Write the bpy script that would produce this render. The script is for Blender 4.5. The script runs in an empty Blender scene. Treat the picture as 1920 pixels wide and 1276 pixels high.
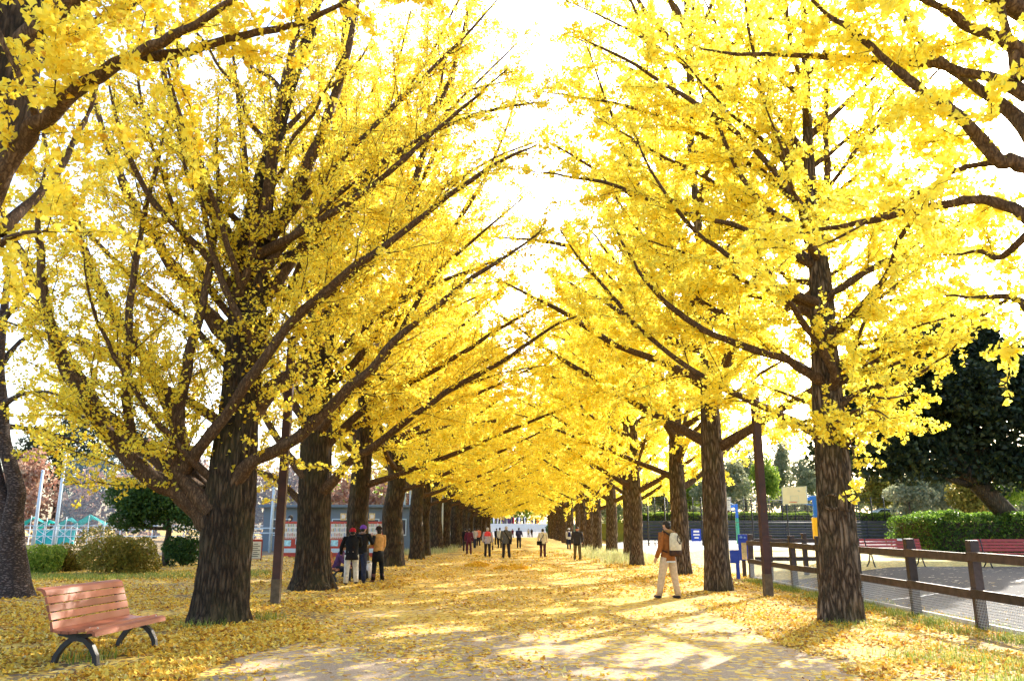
import bpy, bmesh, math, random
import numpy as np
from mathutils import Vector, Matrix, Quaternion
S = bpy.context.scene
C = S.collection
rad = math.radians
PI = math.pi
# ------------------------------------------------------------------ camera
FPX, PX0, PY0 = 1493.0, 960.0, 638.0          # focal length in photo pixels, photo centre
PITCH, YAW, CAMH = rad(13.27), rad(0.38), 1.6
cd = bpy.data.cameras.new('camera'); cam = bpy.data.objects.new('camera', cd); C.objects.link(cam)
cd.sensor_width = 36.0; cd.lens = 36.0*FPX/1920.0
cd.clip_start = 0.05; cd.clip_end = 4000
cam.location = (0, 0, CAMH); cam.rotation_euler = (PI/2+PITCH, 0, YAW)
S.camera = cam
# ------------------------------------------------------------------ sky, sun, exposure
SUN_AZ, SUN_EL = rad(33.5), rad(27.7)          # azimuth from +Y towards +X
W = bpy.data.worlds.new('World'); S.world = W; W.use_nodes = True
nt = W.node_tree; bg = nt.nodes['Background']
sky = nt.nodes.new('ShaderNodeTexSky'); sky.sky_type = 'NISHITA'; sky.sun_disc = False
sky.sun_elevation = SUN_EL; sky.sun_rotation = SUN_AZ
sky.air_density = 1.0; sky.dust_density = 3.0; sky.ozone_density = 1.0; sky.altitude = 30
nt.links.new(sky.outputs[0], bg.inputs[0]); bg.inputs[1].default_value = 0.15
sd = bpy.data.lights.new('sun', 'SUN'); sd.energy = 3.7; sd.angle = rad(0.53); sd.color = (1.0, 0.93, 0.82)
sun = bpy.data.objects.new('sun', sd); C.objects.link(sun)
SDIR = Vector((math.sin(SUN_AZ)*math.cos(SUN_EL), math.cos(SUN_AZ)*math.cos(SUN_EL), math.sin(SUN_EL)))
sun.rotation_mode = 'QUATERNION'; sun.rotation_quaternion = SDIR.to_track_quat('Z', 'Y')
S.view_settings.view_transform = 'Standard'; S.view_settings.look = 'None'
S.view_settings.gamma = 1.0; S.view_settings.use_curve_mapping = False
S.view_settings.exposure = 2.12
cy = S.cycles
cy.max_bounces = 16; cy.diffuse_bounces = 12; cy.transmission_bounces = 14; cy.glossy_bounces = 3; cy.transparent_max_bounces = 8
cy.sample_clamp_indirect = 20.0
# ------------------------------------------------------------------ helpers
RX = Matrix.Rotation(YAW, 3, 'Z') @ Matrix.Rotation(PI/2+PITCH, 3, 'X')
def ray(px, py): return RX @ Vector(((px-PX0)/FPX, (PY0-py)/FPX, -1.0))
def at(px, py, Y):
    d = ray(px, py); return Vector((0, 0, CAMH)) + d*(Y/d.y)
def gnd(px, py, z=0.0):
    d = ray(px, py); return Vector((0, 0, CAMH)) + d*((z-CAMH)/d.z)

def tag(o, label=None, cat=None, group=None, kind=None):
    if label: o['label'] = label
    if cat: o['category'] = cat
    if group: o['group'] = group
    if kind: o['kind'] = kind
    return o
def link(name, me, parent=None):
    o = bpy.data.objects.new(name, me); C.objects.link(o)
    if parent is not None: o.parent = parent
    return o
def empty(name, loc=(0, 0, 0), rz=0.0):
    o = bpy.data.objects.new(name, None); C.objects.link(o); o.location = loc; o.rotation_euler = (0, 0, rz); o.empty_display_size = 0.3
    return o
def copy_tree(o, parent=None):
    c = o.copy(); C.objects.link(c); c.parent = parent
    for ch in list(o.children): copy_tree(ch, c)
    return c
def npmesh(name, V, faces, mats, midx=None, smooth=False):
    """V (n,3); faces: list of int arrays (m,3) or (m,4); midx: list of material indices per array"""
    me = bpy.data.meshes.new(name)
    V = np.asarray(V, dtype=np.float32).reshape(-1, 3)
    faces = [np.asarray(f, dtype=np.int32) for f in faces if len(f)]
    me.vertices.add(len(V)); me.vertices.foreach_set('co', V.ravel())
    li = np.concatenate([f.ravel() for f in faces])
    tot = np.concatenate([np.full(len(f), f.shape[1], np.int32) for f in faces])
    st = np.concatenate([[0], np.cumsum(tot)[:-1]]).astype(np.int32)
    me.loops.add(len(li)); me.loops.foreach_set('vertex_index', li)
    me.polygons.add(len(tot)); me.polygons.foreach_set('loop_start', st)
    try: me.polygons.foreach_set('loop_total', tot)
    except Exception: pass
    if midx is not None:
        me.polygons.foreach_set('material_index', np.concatenate([np.full(len(f), m, np.int32) for f, m in zip(faces, midx)]))
    me.polygons.foreach_set('use_smooth', np.full(len(tot), smooth, dtype=bool))
    for m in (mats if isinstance(mats, (list, tuple)) else [mats]): me.materials.append(m)
    me.update(calc_edges=True); me.validate()
    return me

class MB:
    """collects simple shapes and links them as one mesh object"""
    def __init__(s): s.b = bmesh.new(); s.mi = 0
    def _fin(s, fs):
        for f in fs: f.material_index = s.mi
    def box(s, c, d, rot=None, bev=0.0, taper=1.0):
        r = bmesh.ops.create_cube(s.b, size=1.0); vs = r['verts']
        for v in vs:
            k = taper if v.co.z > 0 else 1.0
            v.co = Vector((v.co.x*d[0]*k, v.co.y*d[1]*k, v.co.z*d[2]))
        fs = list({f for v in vs for f in v.link_faces})
        if bev > 0:
            es = list({e for v in vs for e in v.link_edges})
            rr = bmesh.ops.bevel(s.b, geom=es, offset=bev, segments=2, affect='EDGES', profile=0.6)
            fs = list({f for f in rr['faces']} | {f for f in fs if f.is_valid})
            vs = list({v for f in fs for v in f.verts})
        M = (rot.to_matrix() if isinstance(rot, Quaternion) else rot) if rot is not None else None
        for v in vs: v.co = (M @ v.co if M is not None else v.co) + Vector(c)
        s._fin(fs); return s
    def bar(s, a, b, w, h=None, bev=0.0):
        a, b = Vector(a), Vector(b); d = b-a; h = h or w
        q = d.to_track_quat('Z', 'Y') if abs(d.normalized().z) < 0.99 else Quaternion()
        # w sideways, h along the up direction
        if abs(d.normalized().z) < 0.99:
            z = d.normalized(); x = Vector((0, 0, 1)).cross(z).normalized(); y = z.cross(x)
            M = Matrix((x, y, z)).transposed()
        else: M = Matrix.Identity(3)
        return s.box((a+b)/2, (w, h, d.length), M, bev)
    def tube(s, pts, radii, n=8, caps=True, closed=False):
        pts = [Vector(p) for p in pts]
        if not hasattr(radii, '__len__'): radii = [radii]*len(pts)
        rings = []; m = len(pts); X = None
        for i, p in enumerate(pts):
            t = ((pts[(i+1) % m]-pts[i-1]) if closed else (pts[min(i+1, m-1)]-pts[max(i-1, 0)])).normalized()
            if X is None: X = t.orthogonal().normalized()
            X = (X - t*X.dot(t)).normalized(); Y = t.cross(X)
            rings.append([s.b.verts.new(p + (X*math.cos(2*PI*k/n)+Y*math.sin(2*PI*k/n))*radii[i]) for k in range(n)])
        fs = []
        for i in range(m if closed else m-1):
            A, B = rings[i], rings[(i+1) % m]
            for k in range(n):
                f = s.b.faces.new((A[k], A[(k+1) % n], B[(k+1) % n], B[k])); f.smooth = True; fs.append(f)
        if caps and not closed:
            fs.append(s.b.faces.new(rings[0][::-1])); fs.append(s.b.faces.new(rings[-1]))
        s._fin(fs); return s
    def ball(s, c, r, sub=2, rot=None):
        rr = bmesh.ops.create_icosphere(s.b, subdivisions=sub, radius=1.0); R = r if hasattr(r, '__len__') else (r, r, r)
        fs = set()
        for v in rr['verts']:
            co = Vector((v.co.x*R[0], v.co.y*R[1], v.co.z*R[2]))
            v.co = (rot @ co if rot is not None else co) + Vector(c)
            fs |= set(v.link_faces)
        for f in fs: f.smooth = True
        s._fin(fs); return s
    def poly(s, pts):
        f = s.b.faces.new([s.b.verts.new(Vector(p)) for p in pts]); s._fin([f]); return s
    def prism(s, pts, off):
        off = Vector(off); A = [s.b.verts.new(Vector(p)) for p in pts]; B = [s.b.verts.new(Vector(p)+off) for p in pts]; n = len(A); fs = []
        fs.append(s.b.faces.new(A)); fs.append(s.b.faces.new(B[::-1]))
        for k in range(n): fs.append(s.b.faces.new((A[k], B[k], B[(k+1) % n], A[(k+1) % n])))
        bmesh.ops.recalc_face_normals(s.b, faces=fs); s._fin(fs); return s
    def mesh(s, name, mats):
        me = bpy.data.meshes.new(name); s.b.to_mesh(me); s.b.free()
        for m in (mats if isinstance(mats, (list, tuple)) else [mats]): me.materials.append(m)
        return me
    def build(s, name, mats, parent=None): return link(name, s.mesh(name, mats), parent)

# ------------------------------------------------------------------ materials
def mat(name, col, rough=0.7, spec=0.3, metal=0.0, noise=0.0, nscale=8.0, bump=0.0, bscale=30.0, emit=None):
    m = bpy.data.materials.new(name); m.use_nodes = True; t = m.node_tree; b = t.nodes['Principled BSDF']
    b.inputs['Base Color'].default_value = (*col, 1); b.inputs['Roughness'].default_value = rough
    b.inputs['Specular IOR Level'].default_value = spec; b.inputs['Metallic'].default_value = metal
    tc = t.nodes.new('ShaderNodeTexCoord')
    if noise > 0:
        n = t.nodes.new('ShaderNodeTexNoise'); n.inputs['Scale'].default_value = nscale; n.inputs['Detail'].default_value = 5
        t.links.new(tc.outputs['Object'], n.inputs['Vector'])
        r = t.nodes.new('ShaderNodeValToRGB')
        r.color_ramp.elements[0].position = 0.3; r.color_ramp.elements[1].position = 0.72
        r.color_ramp.elements[0].color = (*[c*(1-noise) for c in col], 1); r.color_ramp.elements[1].color = (*[min(1, c*(1+noise)) for c in col], 1)
        t.links.new(n.outputs['Fac'], r.inputs[0]); t.links.new(r.outputs[0], b.inputs['Base Color'])
    if bump > 0:
        n2 = t.nodes.new('ShaderNodeTexNoise'); n2.inputs['Scale'].default_value = bscale; n2.inputs['Detail'].default_value = 4
        t.links.new(tc.outputs['Object'], n2.inputs['Vector'])
        bp = t.nodes.new('ShaderNodeBump'); bp.inputs['Strength'].default_value = bump; bp.inputs['Distance'].default_value = 0.01
        t.links.new(n2.outputs['Fac'], bp.inputs['Height']); t.links.new(bp.outputs[0], b.inputs['Normal'])
    return m
def ramp(t, fac, stops):
    r = t.nodes.new('ShaderNodeValToRGB'); e = r.color_ramp.elements
    while len(e) < len(stops): e.new(0.5)
    for k, (p, c) in enumerate(stops): e[k].position = p; e[k].color = (*c, 1)
    t.links.new(fac, r.inputs[0]); return r.outputs[0]
def leafmat(name, stops, trans=0.5, rough=0.6, spec=0.25, tboost=1.1):
    """thin leaf: diffuse front, light shining through from behind, colour differing leaf by leaf"""
    m = bpy.data.materials.new(name); m.use_nodes = True; t = m.node_tree
    out = t.nodes['Material Output']; b = t.nodes['Principled BSDF']
    g = t.nodes.new('ShaderNodeNewGeometry')
    col = ramp(t, g.outputs['Random Per Island'], stops)
    b.inputs['Roughness'].default_value = rough; b.inputs['Specular IOR Level'].default_value = spec
    t.links.new(col, b.inputs['Base Color'])
    tr = t.nodes.new('ShaderNodeBsdfTranslucent'); mx = t.nodes.new('ShaderNodeMixShader'); mx.inputs[0].default_value = trans
    hs = t.nodes.new('ShaderNodeHueSaturation'); hs.inputs['Value'].default_value = tboost; t.links.new(col, hs.inputs['Color'])
    t.links.new(hs.outputs[0], tr.inputs['Color'])
    t.links.new(b.outputs[0], mx.inputs[1]); t.links.new(tr.outputs[0], mx.inputs[2]); t.links.new(mx.outputs[0], out.inputs['Surface'])
    return m
def barkmat(name, dark, mid, light, zs=0.19, scale=13.0, moss=0.0, bump=0.9):
    m = bpy.data.materials.new(name); m.use_nodes = True; t = m.node_tree; b = t.nodes['Principled BSDF']; L = t.links.new
    tc = t.nodes.new('ShaderNodeTexCoord'); mp = t.nodes.new('ShaderNodeMapping'); mp.inputs['Scale'].default_value = (1, 1, zs)
    L(tc.outputs['Object'], mp.inputs['Vector'])
    nz = t.nodes.new('ShaderNodeTexNoise'); nz.inputs['Scale'].default_value = scale*0.6; nz.inputs['Detail'].default_value = 4
    L(mp.outputs[0], nz.inputs['Vector'])
    va = t.nodes.new('ShaderNodeVectorMath'); va.operation = 'MULTIPLY_ADD'; va.inputs[1].default_value = (0.2, 0.2, 0.15)
    L(nz.outputs['Color'], va.inputs[0]); L(mp.outputs[0], va.inputs[2])
    vo = t.nodes.new('ShaderNodeTexVoronoi'); vo.feature = 'DISTANCE_TO_EDGE'; vo.inputs['Scale'].default_value = scale
    L(va.outputs[0], vo.inputs['Vector'])
    n2 = t.nodes.new('ShaderNodeTexNoise'); n2.inputs['Scale'].default_value = scale*4; n2.inputs['Detail'].default_value = 6; n2.inputs['Roughness'].default_value = 0.75
    mp2 = t.nodes.new('ShaderNodeMapping'); mp2.inputs['Scale'].default_value = (1, 1, max(zs, .3)); L(tc.outputs['Object'], mp2.inputs['Vector']); L(mp2.outputs[0], n2.inputs['Vector'])
    ad = t.nodes.new('ShaderNodeMath'); ad.operation = 'MULTIPLY_ADD'; ad.inputs[1].default_value = 1.3
    L(vo.outputs['Distance'], ad.inputs[0])
    sc_ = t.nodes.new('ShaderNodeMath'); sc_.operation = 'MULTIPLY'; sc_.inputs[1].default_value = 0.55; L(n2.outputs['Fac'], sc_.inputs[0]); L(sc_.outputs[0], ad.inputs[2])
    col = ramp(t, ad.outputs[0], [(0.22, dark), (0.45, mid), (0.85, light)])
    if moss > 0:
        n3 = t.nodes.new('ShaderNodeTexNoise'); n3.inputs['Scale'].default_value = 1.6; n3.inputs['Detail'].default_value = 5; L(tc.outputs['Object'], n3.inputs['Vector'])
        mr = t.nodes.new('ShaderNodeMapRange'); mr.inputs[1].default_value = 0.45; mr.inputs[2].default_value = 0.7; mr.inputs[4].default_value = moss; L(n3.outputs['Fac'], mr.inputs[0])
        mx = t.nodes.new('ShaderNodeMix'); mx.data_type = 'RGBA'; mx.inputs['B'].default_value = (0.085, 0.085, 0.03, 1)
        L(mr.outputs[0], mx.inputs['Factor']); L(col, mx.inputs['A']); col = mx.outputs['Result']
    L(col, b.inputs['Base Color']); b.inputs['Roughness'].default_value = 0.88; b.inputs['Specular IOR Level'].default_value = 0.2
    bp = t.nodes.new('ShaderNodeBump'); bp.inputs['Strength'].default_value = bump; bp.inputs['Distance'].default_value = 0.035
    L(ad.outputs[0], bp.inputs['Height']); L(bp.outputs[0], b.inputs['Normal'])
    return m
M = {}
M['bark'] = barkmat('ginkgo bark', (0.012, 0.008, 0.005), (0.042, 0.027, 0.016), (0.115, 0.076, 0.045), moss=0.3)
M['barkpale'] = barkmat('grey ginkgo bark', (0.016, 0.011, 0.007), (0.075, 0.05, 0.032), (0.25, 0.18, 0.125), moss=0.25)
M['barklimb'] = barkmat('limb bark', (0.03, 0.017, 0.009), (0.085, 0.05, 0.027), (0.16, 0.10, 0.056), zs=0.3, scale=20, bump=0.4)
M['barkcherry'] = barkmat('cherry bark', (0.02, 0.014, 0.012), (0.045, 0.033, 0.03), (0.16, 0.12, 0.11), zs=2.2, scale=10, bump=0.3)
M['twig'] = mat('twig', (0.075, 0.042, 0.02), 0.85, 0.15)
YL = [(0.0, (0.80, 0.60, 0.045)), (0.3, (0.86, 0.75, 0.08)), (0.7, (0.87, 0.79, 0.12)), (0.93, (0.82, 0.76, 0.13)), (1.0, (0.56, 0.60, 0.10))]
M['leaf'] = leafmat('ginkgo leaf', YL, 0.62, tboost=1.14)
YLO = [(0.0, (0.55, 0.30, 0.03)), (0.05, (0.76, 0.52, 0.03)), (0.3, (0.85, 0.69, 0.06)), (0.7, (0.86, 0.76, 0.10)), (1.0, (0.80, 0.72, 0.12))]
M['leafl'] = leafmat('ginkgo leaf deep', YLO, 0.58, tboost=1.12)
# ------------------------------------------------------------------ trees
def smooth_line(pts, rr, per=4):
    """Catmull-Rom through the points"""
    P_ = np.array([tuple(p) for p in pts], float); R_ = np.array(rr, float)
    if len(P_) < 3: per = per*2
    Pe = np.vstack([2*P_[0]-P_[1], P_, 2*P_[-1]-P_[-2]]); out = []; ro = []
    for i in range(len(P_)-1):
        a, b, c, d = Pe[i:i+4]
        for k in range(per):
            t = k/per
            out.append(0.5*((2*b)+(-a+c)*t+(2*a-5*b+4*c-d)*t*t+(-a+3*b-3*c+d)*t**3)); ro.append(R_[i]*(1-t)+R_[i+1]*t)
    out.append(P_[-1]); ro.append(R_[-1])
    return np.array(out), np.array(ro)
def tubes(Pts, Rad, n):
    """many polylines of equal length at once: Pts (N,K,3), Rad (N,K) -> verts, quads"""
    N, K, _ = Pts.shape
    T = np.gradient(Pts, axis=1); T /= np.linalg.norm(T, axis=2, keepdims=True)+1e-9
    ref = np.where(np.abs(T[..., 2:3]) < 0.9, np.array([0, 0, 1.0]), np.array([1.0, 0, 0]))
    X = np.cross(T, ref); X /= np.linalg.norm(X, axis=2, keepdims=True)+1e-9; Y = np.cross(T, X)
    a = 2*PI*np.arange(n)/n
    V = Pts[:, :, None, :] + Rad[:, :, None, None]*(X[:, :, None, :]*np.cos(a)[None, None, :, None]+Y[:, :, None, :]*np.sin(a)[None, None, :, None])
    i = np.arange(N)[:, None, None]; k = np.arange(K-1)[None, :, None]; j = np.arange(n)[None, None, :]; j2 = (j+1) % n
    base = i*K*n
    Q = np.stack(np.broadcast_arrays(base+k*n+j, base+k*n+j2, base+(k+1)*n+j2, base+(k+1)*n+j), -1).reshape(-1, 4)
    return V.reshape(-1, 3), Q
def trunk_mesh(name, pts, rr, m, seed, sides=64, rings=90, flare=0.45, ridge=0.05, tr_n=11):
    rng = np.random.default_rng(seed)
    P_, R_ = smooth_line(pts, rr, 8)
    s = np.concatenate([[0], np.cumsum(np.linalg.norm(np.diff(P_, axis=0), axis=1))])
    u = np.linspace(0, 1, rings)**1.15*s[-1]
    Pc = np.stack([np.interp(u, s, P_[:, k]) for k in range(3)], 1); Rc = np.interp(u, s, R_)
    th = 2*PI*np.arange(sides)/sides; z = u[:, None]; t = th[None, :]
    ph = rng.uniform(0, 6.28, 12)
    w = 0.9*np.sin(1.1*z+ph[0]+2*np.sin(t+ph[1]))+0.6*np.sin(2.3*z+ph[2]+3*np.sin(2*t+ph[3]))
    nf = max(7, int(round(tr_n*Rc[0]/.4)))
    wob = .5*np.sin(3*t+2.1*z+ph[5])+.35*np.sin(5*t-3.3*z+ph[4])
    q1 = np.abs(np.sin(nf*t+1.5*np.sin(1.9*z+ph[11])+1.2*z+wob)); q2 = np.abs(np.sin(nf*t-1.4*np.sin(2.3*z+ph[10])-.9*z+1.3*wob+1))
    rd = 1.15*np.minimum(q1, q2)**.6+.25*np.sin(2.7*nf*t+5*z+3*wob)*np.sin(9*z+2*t)-.55
    lob = 0.05*np.sin(3*t+ph[6]+0.25*z)+0.035*np.sin(5*t+ph[7]-0.3*z)+0.03*np.sin(2*t+ph[8]+0.9*z)
    fl = flare*np.exp(-z/0.3)*(1+0.5*np.sin(5*t+ph[9])+0.3*np.sin(8*t+ph[10]))+0.03*np.exp(-z/1.0)
    r = Rc[:, None]*(1+lob+ridge*rd+fl)
    V = Pc[:, None, :]+np.stack([r*np.cos(t), r*np.sin(t), np.zeros_like(r)], -1)
    V[0, :, 2] -= 0.12
    i = np.arange(rings-1)[:, None]; j = np.arange(sides)[None, :]; j2 = (j+1) % sides
    Q = np.stack(np.broadcast_arrays(i*sides+j, i*sides+j2, (i+1)*sides+j2, (i+1)*sides+j), -1).reshape(-1, 4)
    return npmesh(name, V.reshape(-1, 3), [Q], m, smooth=True)
def unit(a): return a/(np.linalg.norm(a, axis=-1, keepdims=True)+1e-9)
def leaves(P0, axis, size, rng, fold=0.25, flat=0.0):
    """fan leaves: four corners, folded down the middle"""
    N = len(P0)
    n = rng.normal(size=(N, 3)); n[:, 2] = n[:, 2]*(1-flat)+flat*3
    u = unit(axis); v = unit(np.cross(n, u)); w = np.cross(u, v)
    s = size[:, None]; f = rng.uniform(-fold, fold*1.6, (N, 1))
    wd = rng.uniform(0.5, 0.68, (N, 1))
    B = P0; Lc = P0+s*(0.72*u+wd*v+f*w); Ct = P0+s*0.88*u; Rc = P0+s*(0.72*u-wd*v+f*w)
    V = np.stack([B, Lc, Ct, Rc], 1).reshape(-1, 3)
    k = 4*np.arange(N)
    F = np.concatenate([np.stack([k, k+1, k+2], 1), np.stack([k, k+2, k+3], 1)])
    return V, F
def side_dirs(T, rng, amin, amax, up, flat):
    N = len(T); r = rng.normal(size=(N, 3)); r[:, 2] *= flat
    p = unit(r-T*(np.sum(r*T, 1, keepdims=True))); a = rng.uniform(amin, amax, (N, 1))
    d = T*np.cos(a)+p*np.sin(a); d[:, 2] += up
    return unit(d)
def curves(P0, D, Ln, K, bend, wig, rng):
    t = np.linspace(0, 1, K)[None, :, None]; N = len(P0); L = Ln[:, None, None]
    b = rng.normal(scale=0.12, size=(N, 1, 3)); b[:, :, 2] += bend
    w = rng.normal(scale=wig, size=(N, K, 3)); w[:, 0] = 0
    return P0[:, None, :]+D[:, None, :]*L*t+b*L*t*t+w*L
def lerp_curve(Cv, idx, t):
    K = Cv.shape[1]; x = t*(K-1); i = np.minimum(x.astype(int), K-2); f = (x-i)[:, None]
    a = Cv[idx, i]; b = Cv[idx, i+1]
    return a*(1-f)+b*f, unit(b-a)
def grow(limbs, seed, sp2=0.42, len2=0.36, max2=2.4, sp3=0.24, len3=(0.25, 0.75), spur=0.055, per=3, size=0.068, up=0.12, flat=0.6, droop=-0.05, r2=0.011,
         tfrom=0.1, limbleaf=0.5, cut=None, sides3=3):
    rng = np.random.default_rng(seed); P2 = []; T2 = []; L2 = []; LP = []; LT = []
    for pts, rr in limbs:
        seg = np.linalg.norm(np.diff(pts, axis=0), axis=1); s = np.concatenate([[0], np.cumsum(seg)]); tot = s[-1]
        n = max(2, int(tot*(1-tfrom)/sp2)); u = (tfrom+(1-tfrom)*(np.arange(n)+rng.uniform(0, 0.9, n))/n)*tot; u = np.append(u, tot*0.985)
        p = np.stack([np.interp(u, s, pts[:, k]) for k in range(3)], 1)
        q = np.stack([np.interp(np.minimum(u+0.05, tot), s, pts[:, k])-np.interp(np.maximum(u-0.05, 0), s, pts[:, k]) for k in range(3)], 1)
        P2.append(p); T2.append(unit(q)); L2.append(np.minimum(rng.uniform(0.5, 1.1, len(u))*(len2*(tot-u)+0.55), max2))
        nl = int(tot/spur*limbleaf); ul = rng.uniform(0.12, 1, nl)*tot
        LP.append(np.stack([np.interp(ul, s, pts[:, k]) for k in range(3)], 1)+rng.normal(scale=0.02, size=(nl, 3))+unit(rng.normal(size=(nl, 3)))*np.interp(ul, s, rr)[:, None]); LT.append(rng.normal(size=(nl, 3)))
    P2 = np.concatenate(P2); T2 = np.concatenate(T2); L2 = np.concatenate(L2)
    D2 = side_dirs(T2, rng, rad(28), rad(62), up, flat)
    C2 = curves(P2, D2, L2, 6, droop+0.1, 0.012, rng); R2 = (r2*(0.5+0.5*L2/1.5))[:, None]*np.linspace(1, 0.3, 6)[None, :]
    n3 = np.maximum(1, (L2/sp3).astype(int)); idx = np.repeat(np.arange(len(P2)), n3)
    p3, t3 = lerp_curve(C2, idx, rng.uniform(0.12, 1.0, len(idx)))
    L3 = rng.uniform(len3[0], len3[1], len(idx))*np.clip(0.5+0.4*L2[idx], 0.5, 1.2)
    D3 = side_dirs(t3, rng, rad(30), rad(70), up*0.5, flat)
    C3 = curves(p3, D3, L3, 4, droop, 0.02, rng); R3 = np.full((len(idx), 1), r2*0.42)*np.linspace(1, 0.45, 4)[None, :]
    tv, tq = tubes(C2, R2, 4); tv3, tq3 = tubes(C3, R3, sides3)
    TV = np.concatenate([tv, tv3]); TQ = np.concatenate([tq, tq3+len(tv)])
    # leaves sit in little tufts on spurs along the twigs
    def spurs(Cv, Ln):
        k = np.maximum(2, (Ln/spur).astype(int)); ii = np.repeat(np.arange(len(Ln)), k)
        p, t = lerp_curve(Cv, ii, rng.uniform(0.08, 1.0, len(ii)))
        ii2 = np.repeat(np.arange(len(p)), per)
        ax = rng.normal(size=(len(ii2), 3)); ax[:, 2] -= 0.25; ax = unit(ax)
        return p[ii2]+ax*size*rng.uniform(0.1, 0.7, (len(ii2), 1)), ax
    a, b = spurs(C2, L2); c, d = spurs(C3, L3)
    PL = np.concatenate([a, c]+LP); AX = np.concatenate([b, d]+LT)
    if cut is not None:
        ok = cut(PL); PL, AX = PL[ok], AX[ok]
    sz = rng.uniform(0.7, 1.2, len(PL))*size
    return (TV, TQ), (PL, AX, sz), rng
def limb_of(pts, r0, r1, per=4, org=(0, 0, 0)):
    n = len(pts); o = np.array(org)
    rr = [r0*(1-k/(n-1))**0.8+r1 for k in range(n)]; rr[0] *= 1.3
    p, r = smooth_line(pts, rr, per); gk = np.random.default_rng(int(abs(p[0, 0]*997+p[-1, 2]*131)) % 99991)
    w = gk.normal(size=p.shape); w[0] = 0; w = (w+np.roll(w, 1, 0))*.5
    return p-o+w*(.02+.22*r[:, None])*.55, r*gk.uniform(.9, 1.1, len(r))
def generic_limbs(trunk, seed, n=18, z0=2.7, z1=13.0, Lmax=6.6, el=(30, 58), r0=0.11, inward=None):
    """limbs spiralling up the trunk, rising and arching; inward: side (+1/-1) on which they reach further and lower"""
    rng = np.random.default_rng(seed); out = []; tp, tr = trunk
    for k in range(n):
        f = (k+rng.uniform(0, 0.8))/n; z = z0+(z1-z0)*f
        az = k*2.399+rng.uniform(-0.4, 0.4); b = np.array([np.interp(z, tp[:, 2], tp[:, j]) for j in range(3)]); b[2] = z
        rt = np.interp(z, tp[:, 2], tr)
        L = (Lmax*(1-0.62*f))*rng.uniform(0.8, 1.1); e = rad(el[0]+(el[1]-el[0])*f+rng.uniform(-8, 8))
        h = np.array([math.cos(az), math.sin(az), 0.0])
        if inward is not None and h[0]*inward > 0.3: L *= 1.15; e *= 0.85
        d = h*math.cos(e)+np.array([0, 0, math.sin(e)]); pts = []
        bend = rng.uniform(-0.12, 0.1); sw = rng.normal(scale=0.06, size=3)
        for t in np.linspace(0, 1, 6):
            pts.append(b+h*rt*0.5+d*L*t+np.array([0, 0, bend])*L*t*t*(1.0)+sw*L*t*t+rng.normal(scale=0.06, size=3)*(t > 0)*(t < 1))
        out.append(limb_of(pts, r0*(0.55+0.45*(L/Lmax))*rng.uniform(0.85, 1.2), 0.012, 3))
    return out
def limb_mesh(name, limbs, m, n=10):
    Vs = []; Qs = []; o = 0
    for p, r in limbs:
        v, q = tubes(p[None], r[None], n); Vs.append(v); Qs.append(q+o); o += len(v)
    return npmesh(name, np.concatenate(Vs), [np.concatenate(Qs)], m, smooth=True)
def make_tree(name, base, trunk_pts, trunk_r, limbs, seed, label, group, leafm, barkm, near=True, extra=None, loose=0, gp=None, ridge=0.06, sides=64, flare=0.3, rings=90):
    """limbs given relative to the base"""
    root = empty(name, base); tag(root, label, 'tree', group)
    tm = trunk_mesh('trunk', trunk_pts, trunk_r, barkm, seed, sides=sides, rings=rings, ridge=ridge, flare=flare)
    link('trunk', tm, root)
    (TV, TQ), (PL, AX, sz), rng = grow(limbs, seed, **(gp or {}))
    if extra is not None:
        PL = np.concatenate([PL, extra[0]]); AX = np.concatenate([AX, extra[1]]); sz = np.concatenate([sz, extra[2]])
    if near:
        big = sorted(range(len(limbs)), key=lambda i: -limbs[i][1][0])
        for i in big: link('limb', limb_mesh('limb', [limbs[i]], M['barklimb'], 12), root)
        tag(link('twigs', npmesh('twigs', TV, [TQ], M['twig'], smooth=True), root), kind='stuff')
        if loose:
            base_w = np.array(base)+np.array([0, 0, 0]); w = PL+base_w
            d = w-np.array([0, 0, CAMH]); fw = np.array(RX @ Vector((0, 0, -1))); rt = np.array(RX @ Vector((1, 0, 0))); upv = np.array(RX @ Vector((0, 1, 0)))
            zz = d@fw; xx = (d@rt)/np.maximum(zz, 0.1); yy = (d@upv)/np.maximum(zz, 0.1)
            ok = (zz > 0.5) & (np.abs(xx) < 0.63) & (np.abs(yy) < 0.42); score = np.where(ok, sz/np.maximum(zz, 0.1), 0)
            pick = np.argsort(-score)[:loose]; mask = np.ones(len(PL), bool); mask[pick] = False
            protos = []
            for k in range(4):
                v, f = fan_leaf(k); protos.append(npmesh('leaf', v, [f], leafm, smooth=True))
            for c, i in enumerate(pick):
                o = link('leaf', protos[c % 4], root); o.location = PL[i]
                q = Vector(AX[i]).to_track_quat('Y', 'Z') @ Quaternion((0, 1, 0), float(rng.uniform(0, 6.28)))
                o.rotation_mode = 'QUATERNION'; o.rotation_quaternion = q; o.scale = (sz[i],)*3
            PL, AX, sz = PL[mask], AX[mask], sz[mask]
        LV, LF = leaves(PL, AX, sz, rng)
        tag(link('crown', npmesh('crown', LV, [LF], leafm), root), kind='stuff')
    else:
        link('limbs', limb_mesh('limbs', limbs, M['barklimb'], 7), root)
        LV, LF = leaves(PL, AX, sz, rng)
        me = npmesh('crown', np.concatenate([LV, TV]), [LF, TQ+len(LV)], [leafm, M['twig']], [0, 1])
        tag(link('crown', me, root), kind='stuff')
    return root, len(PL)
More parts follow.
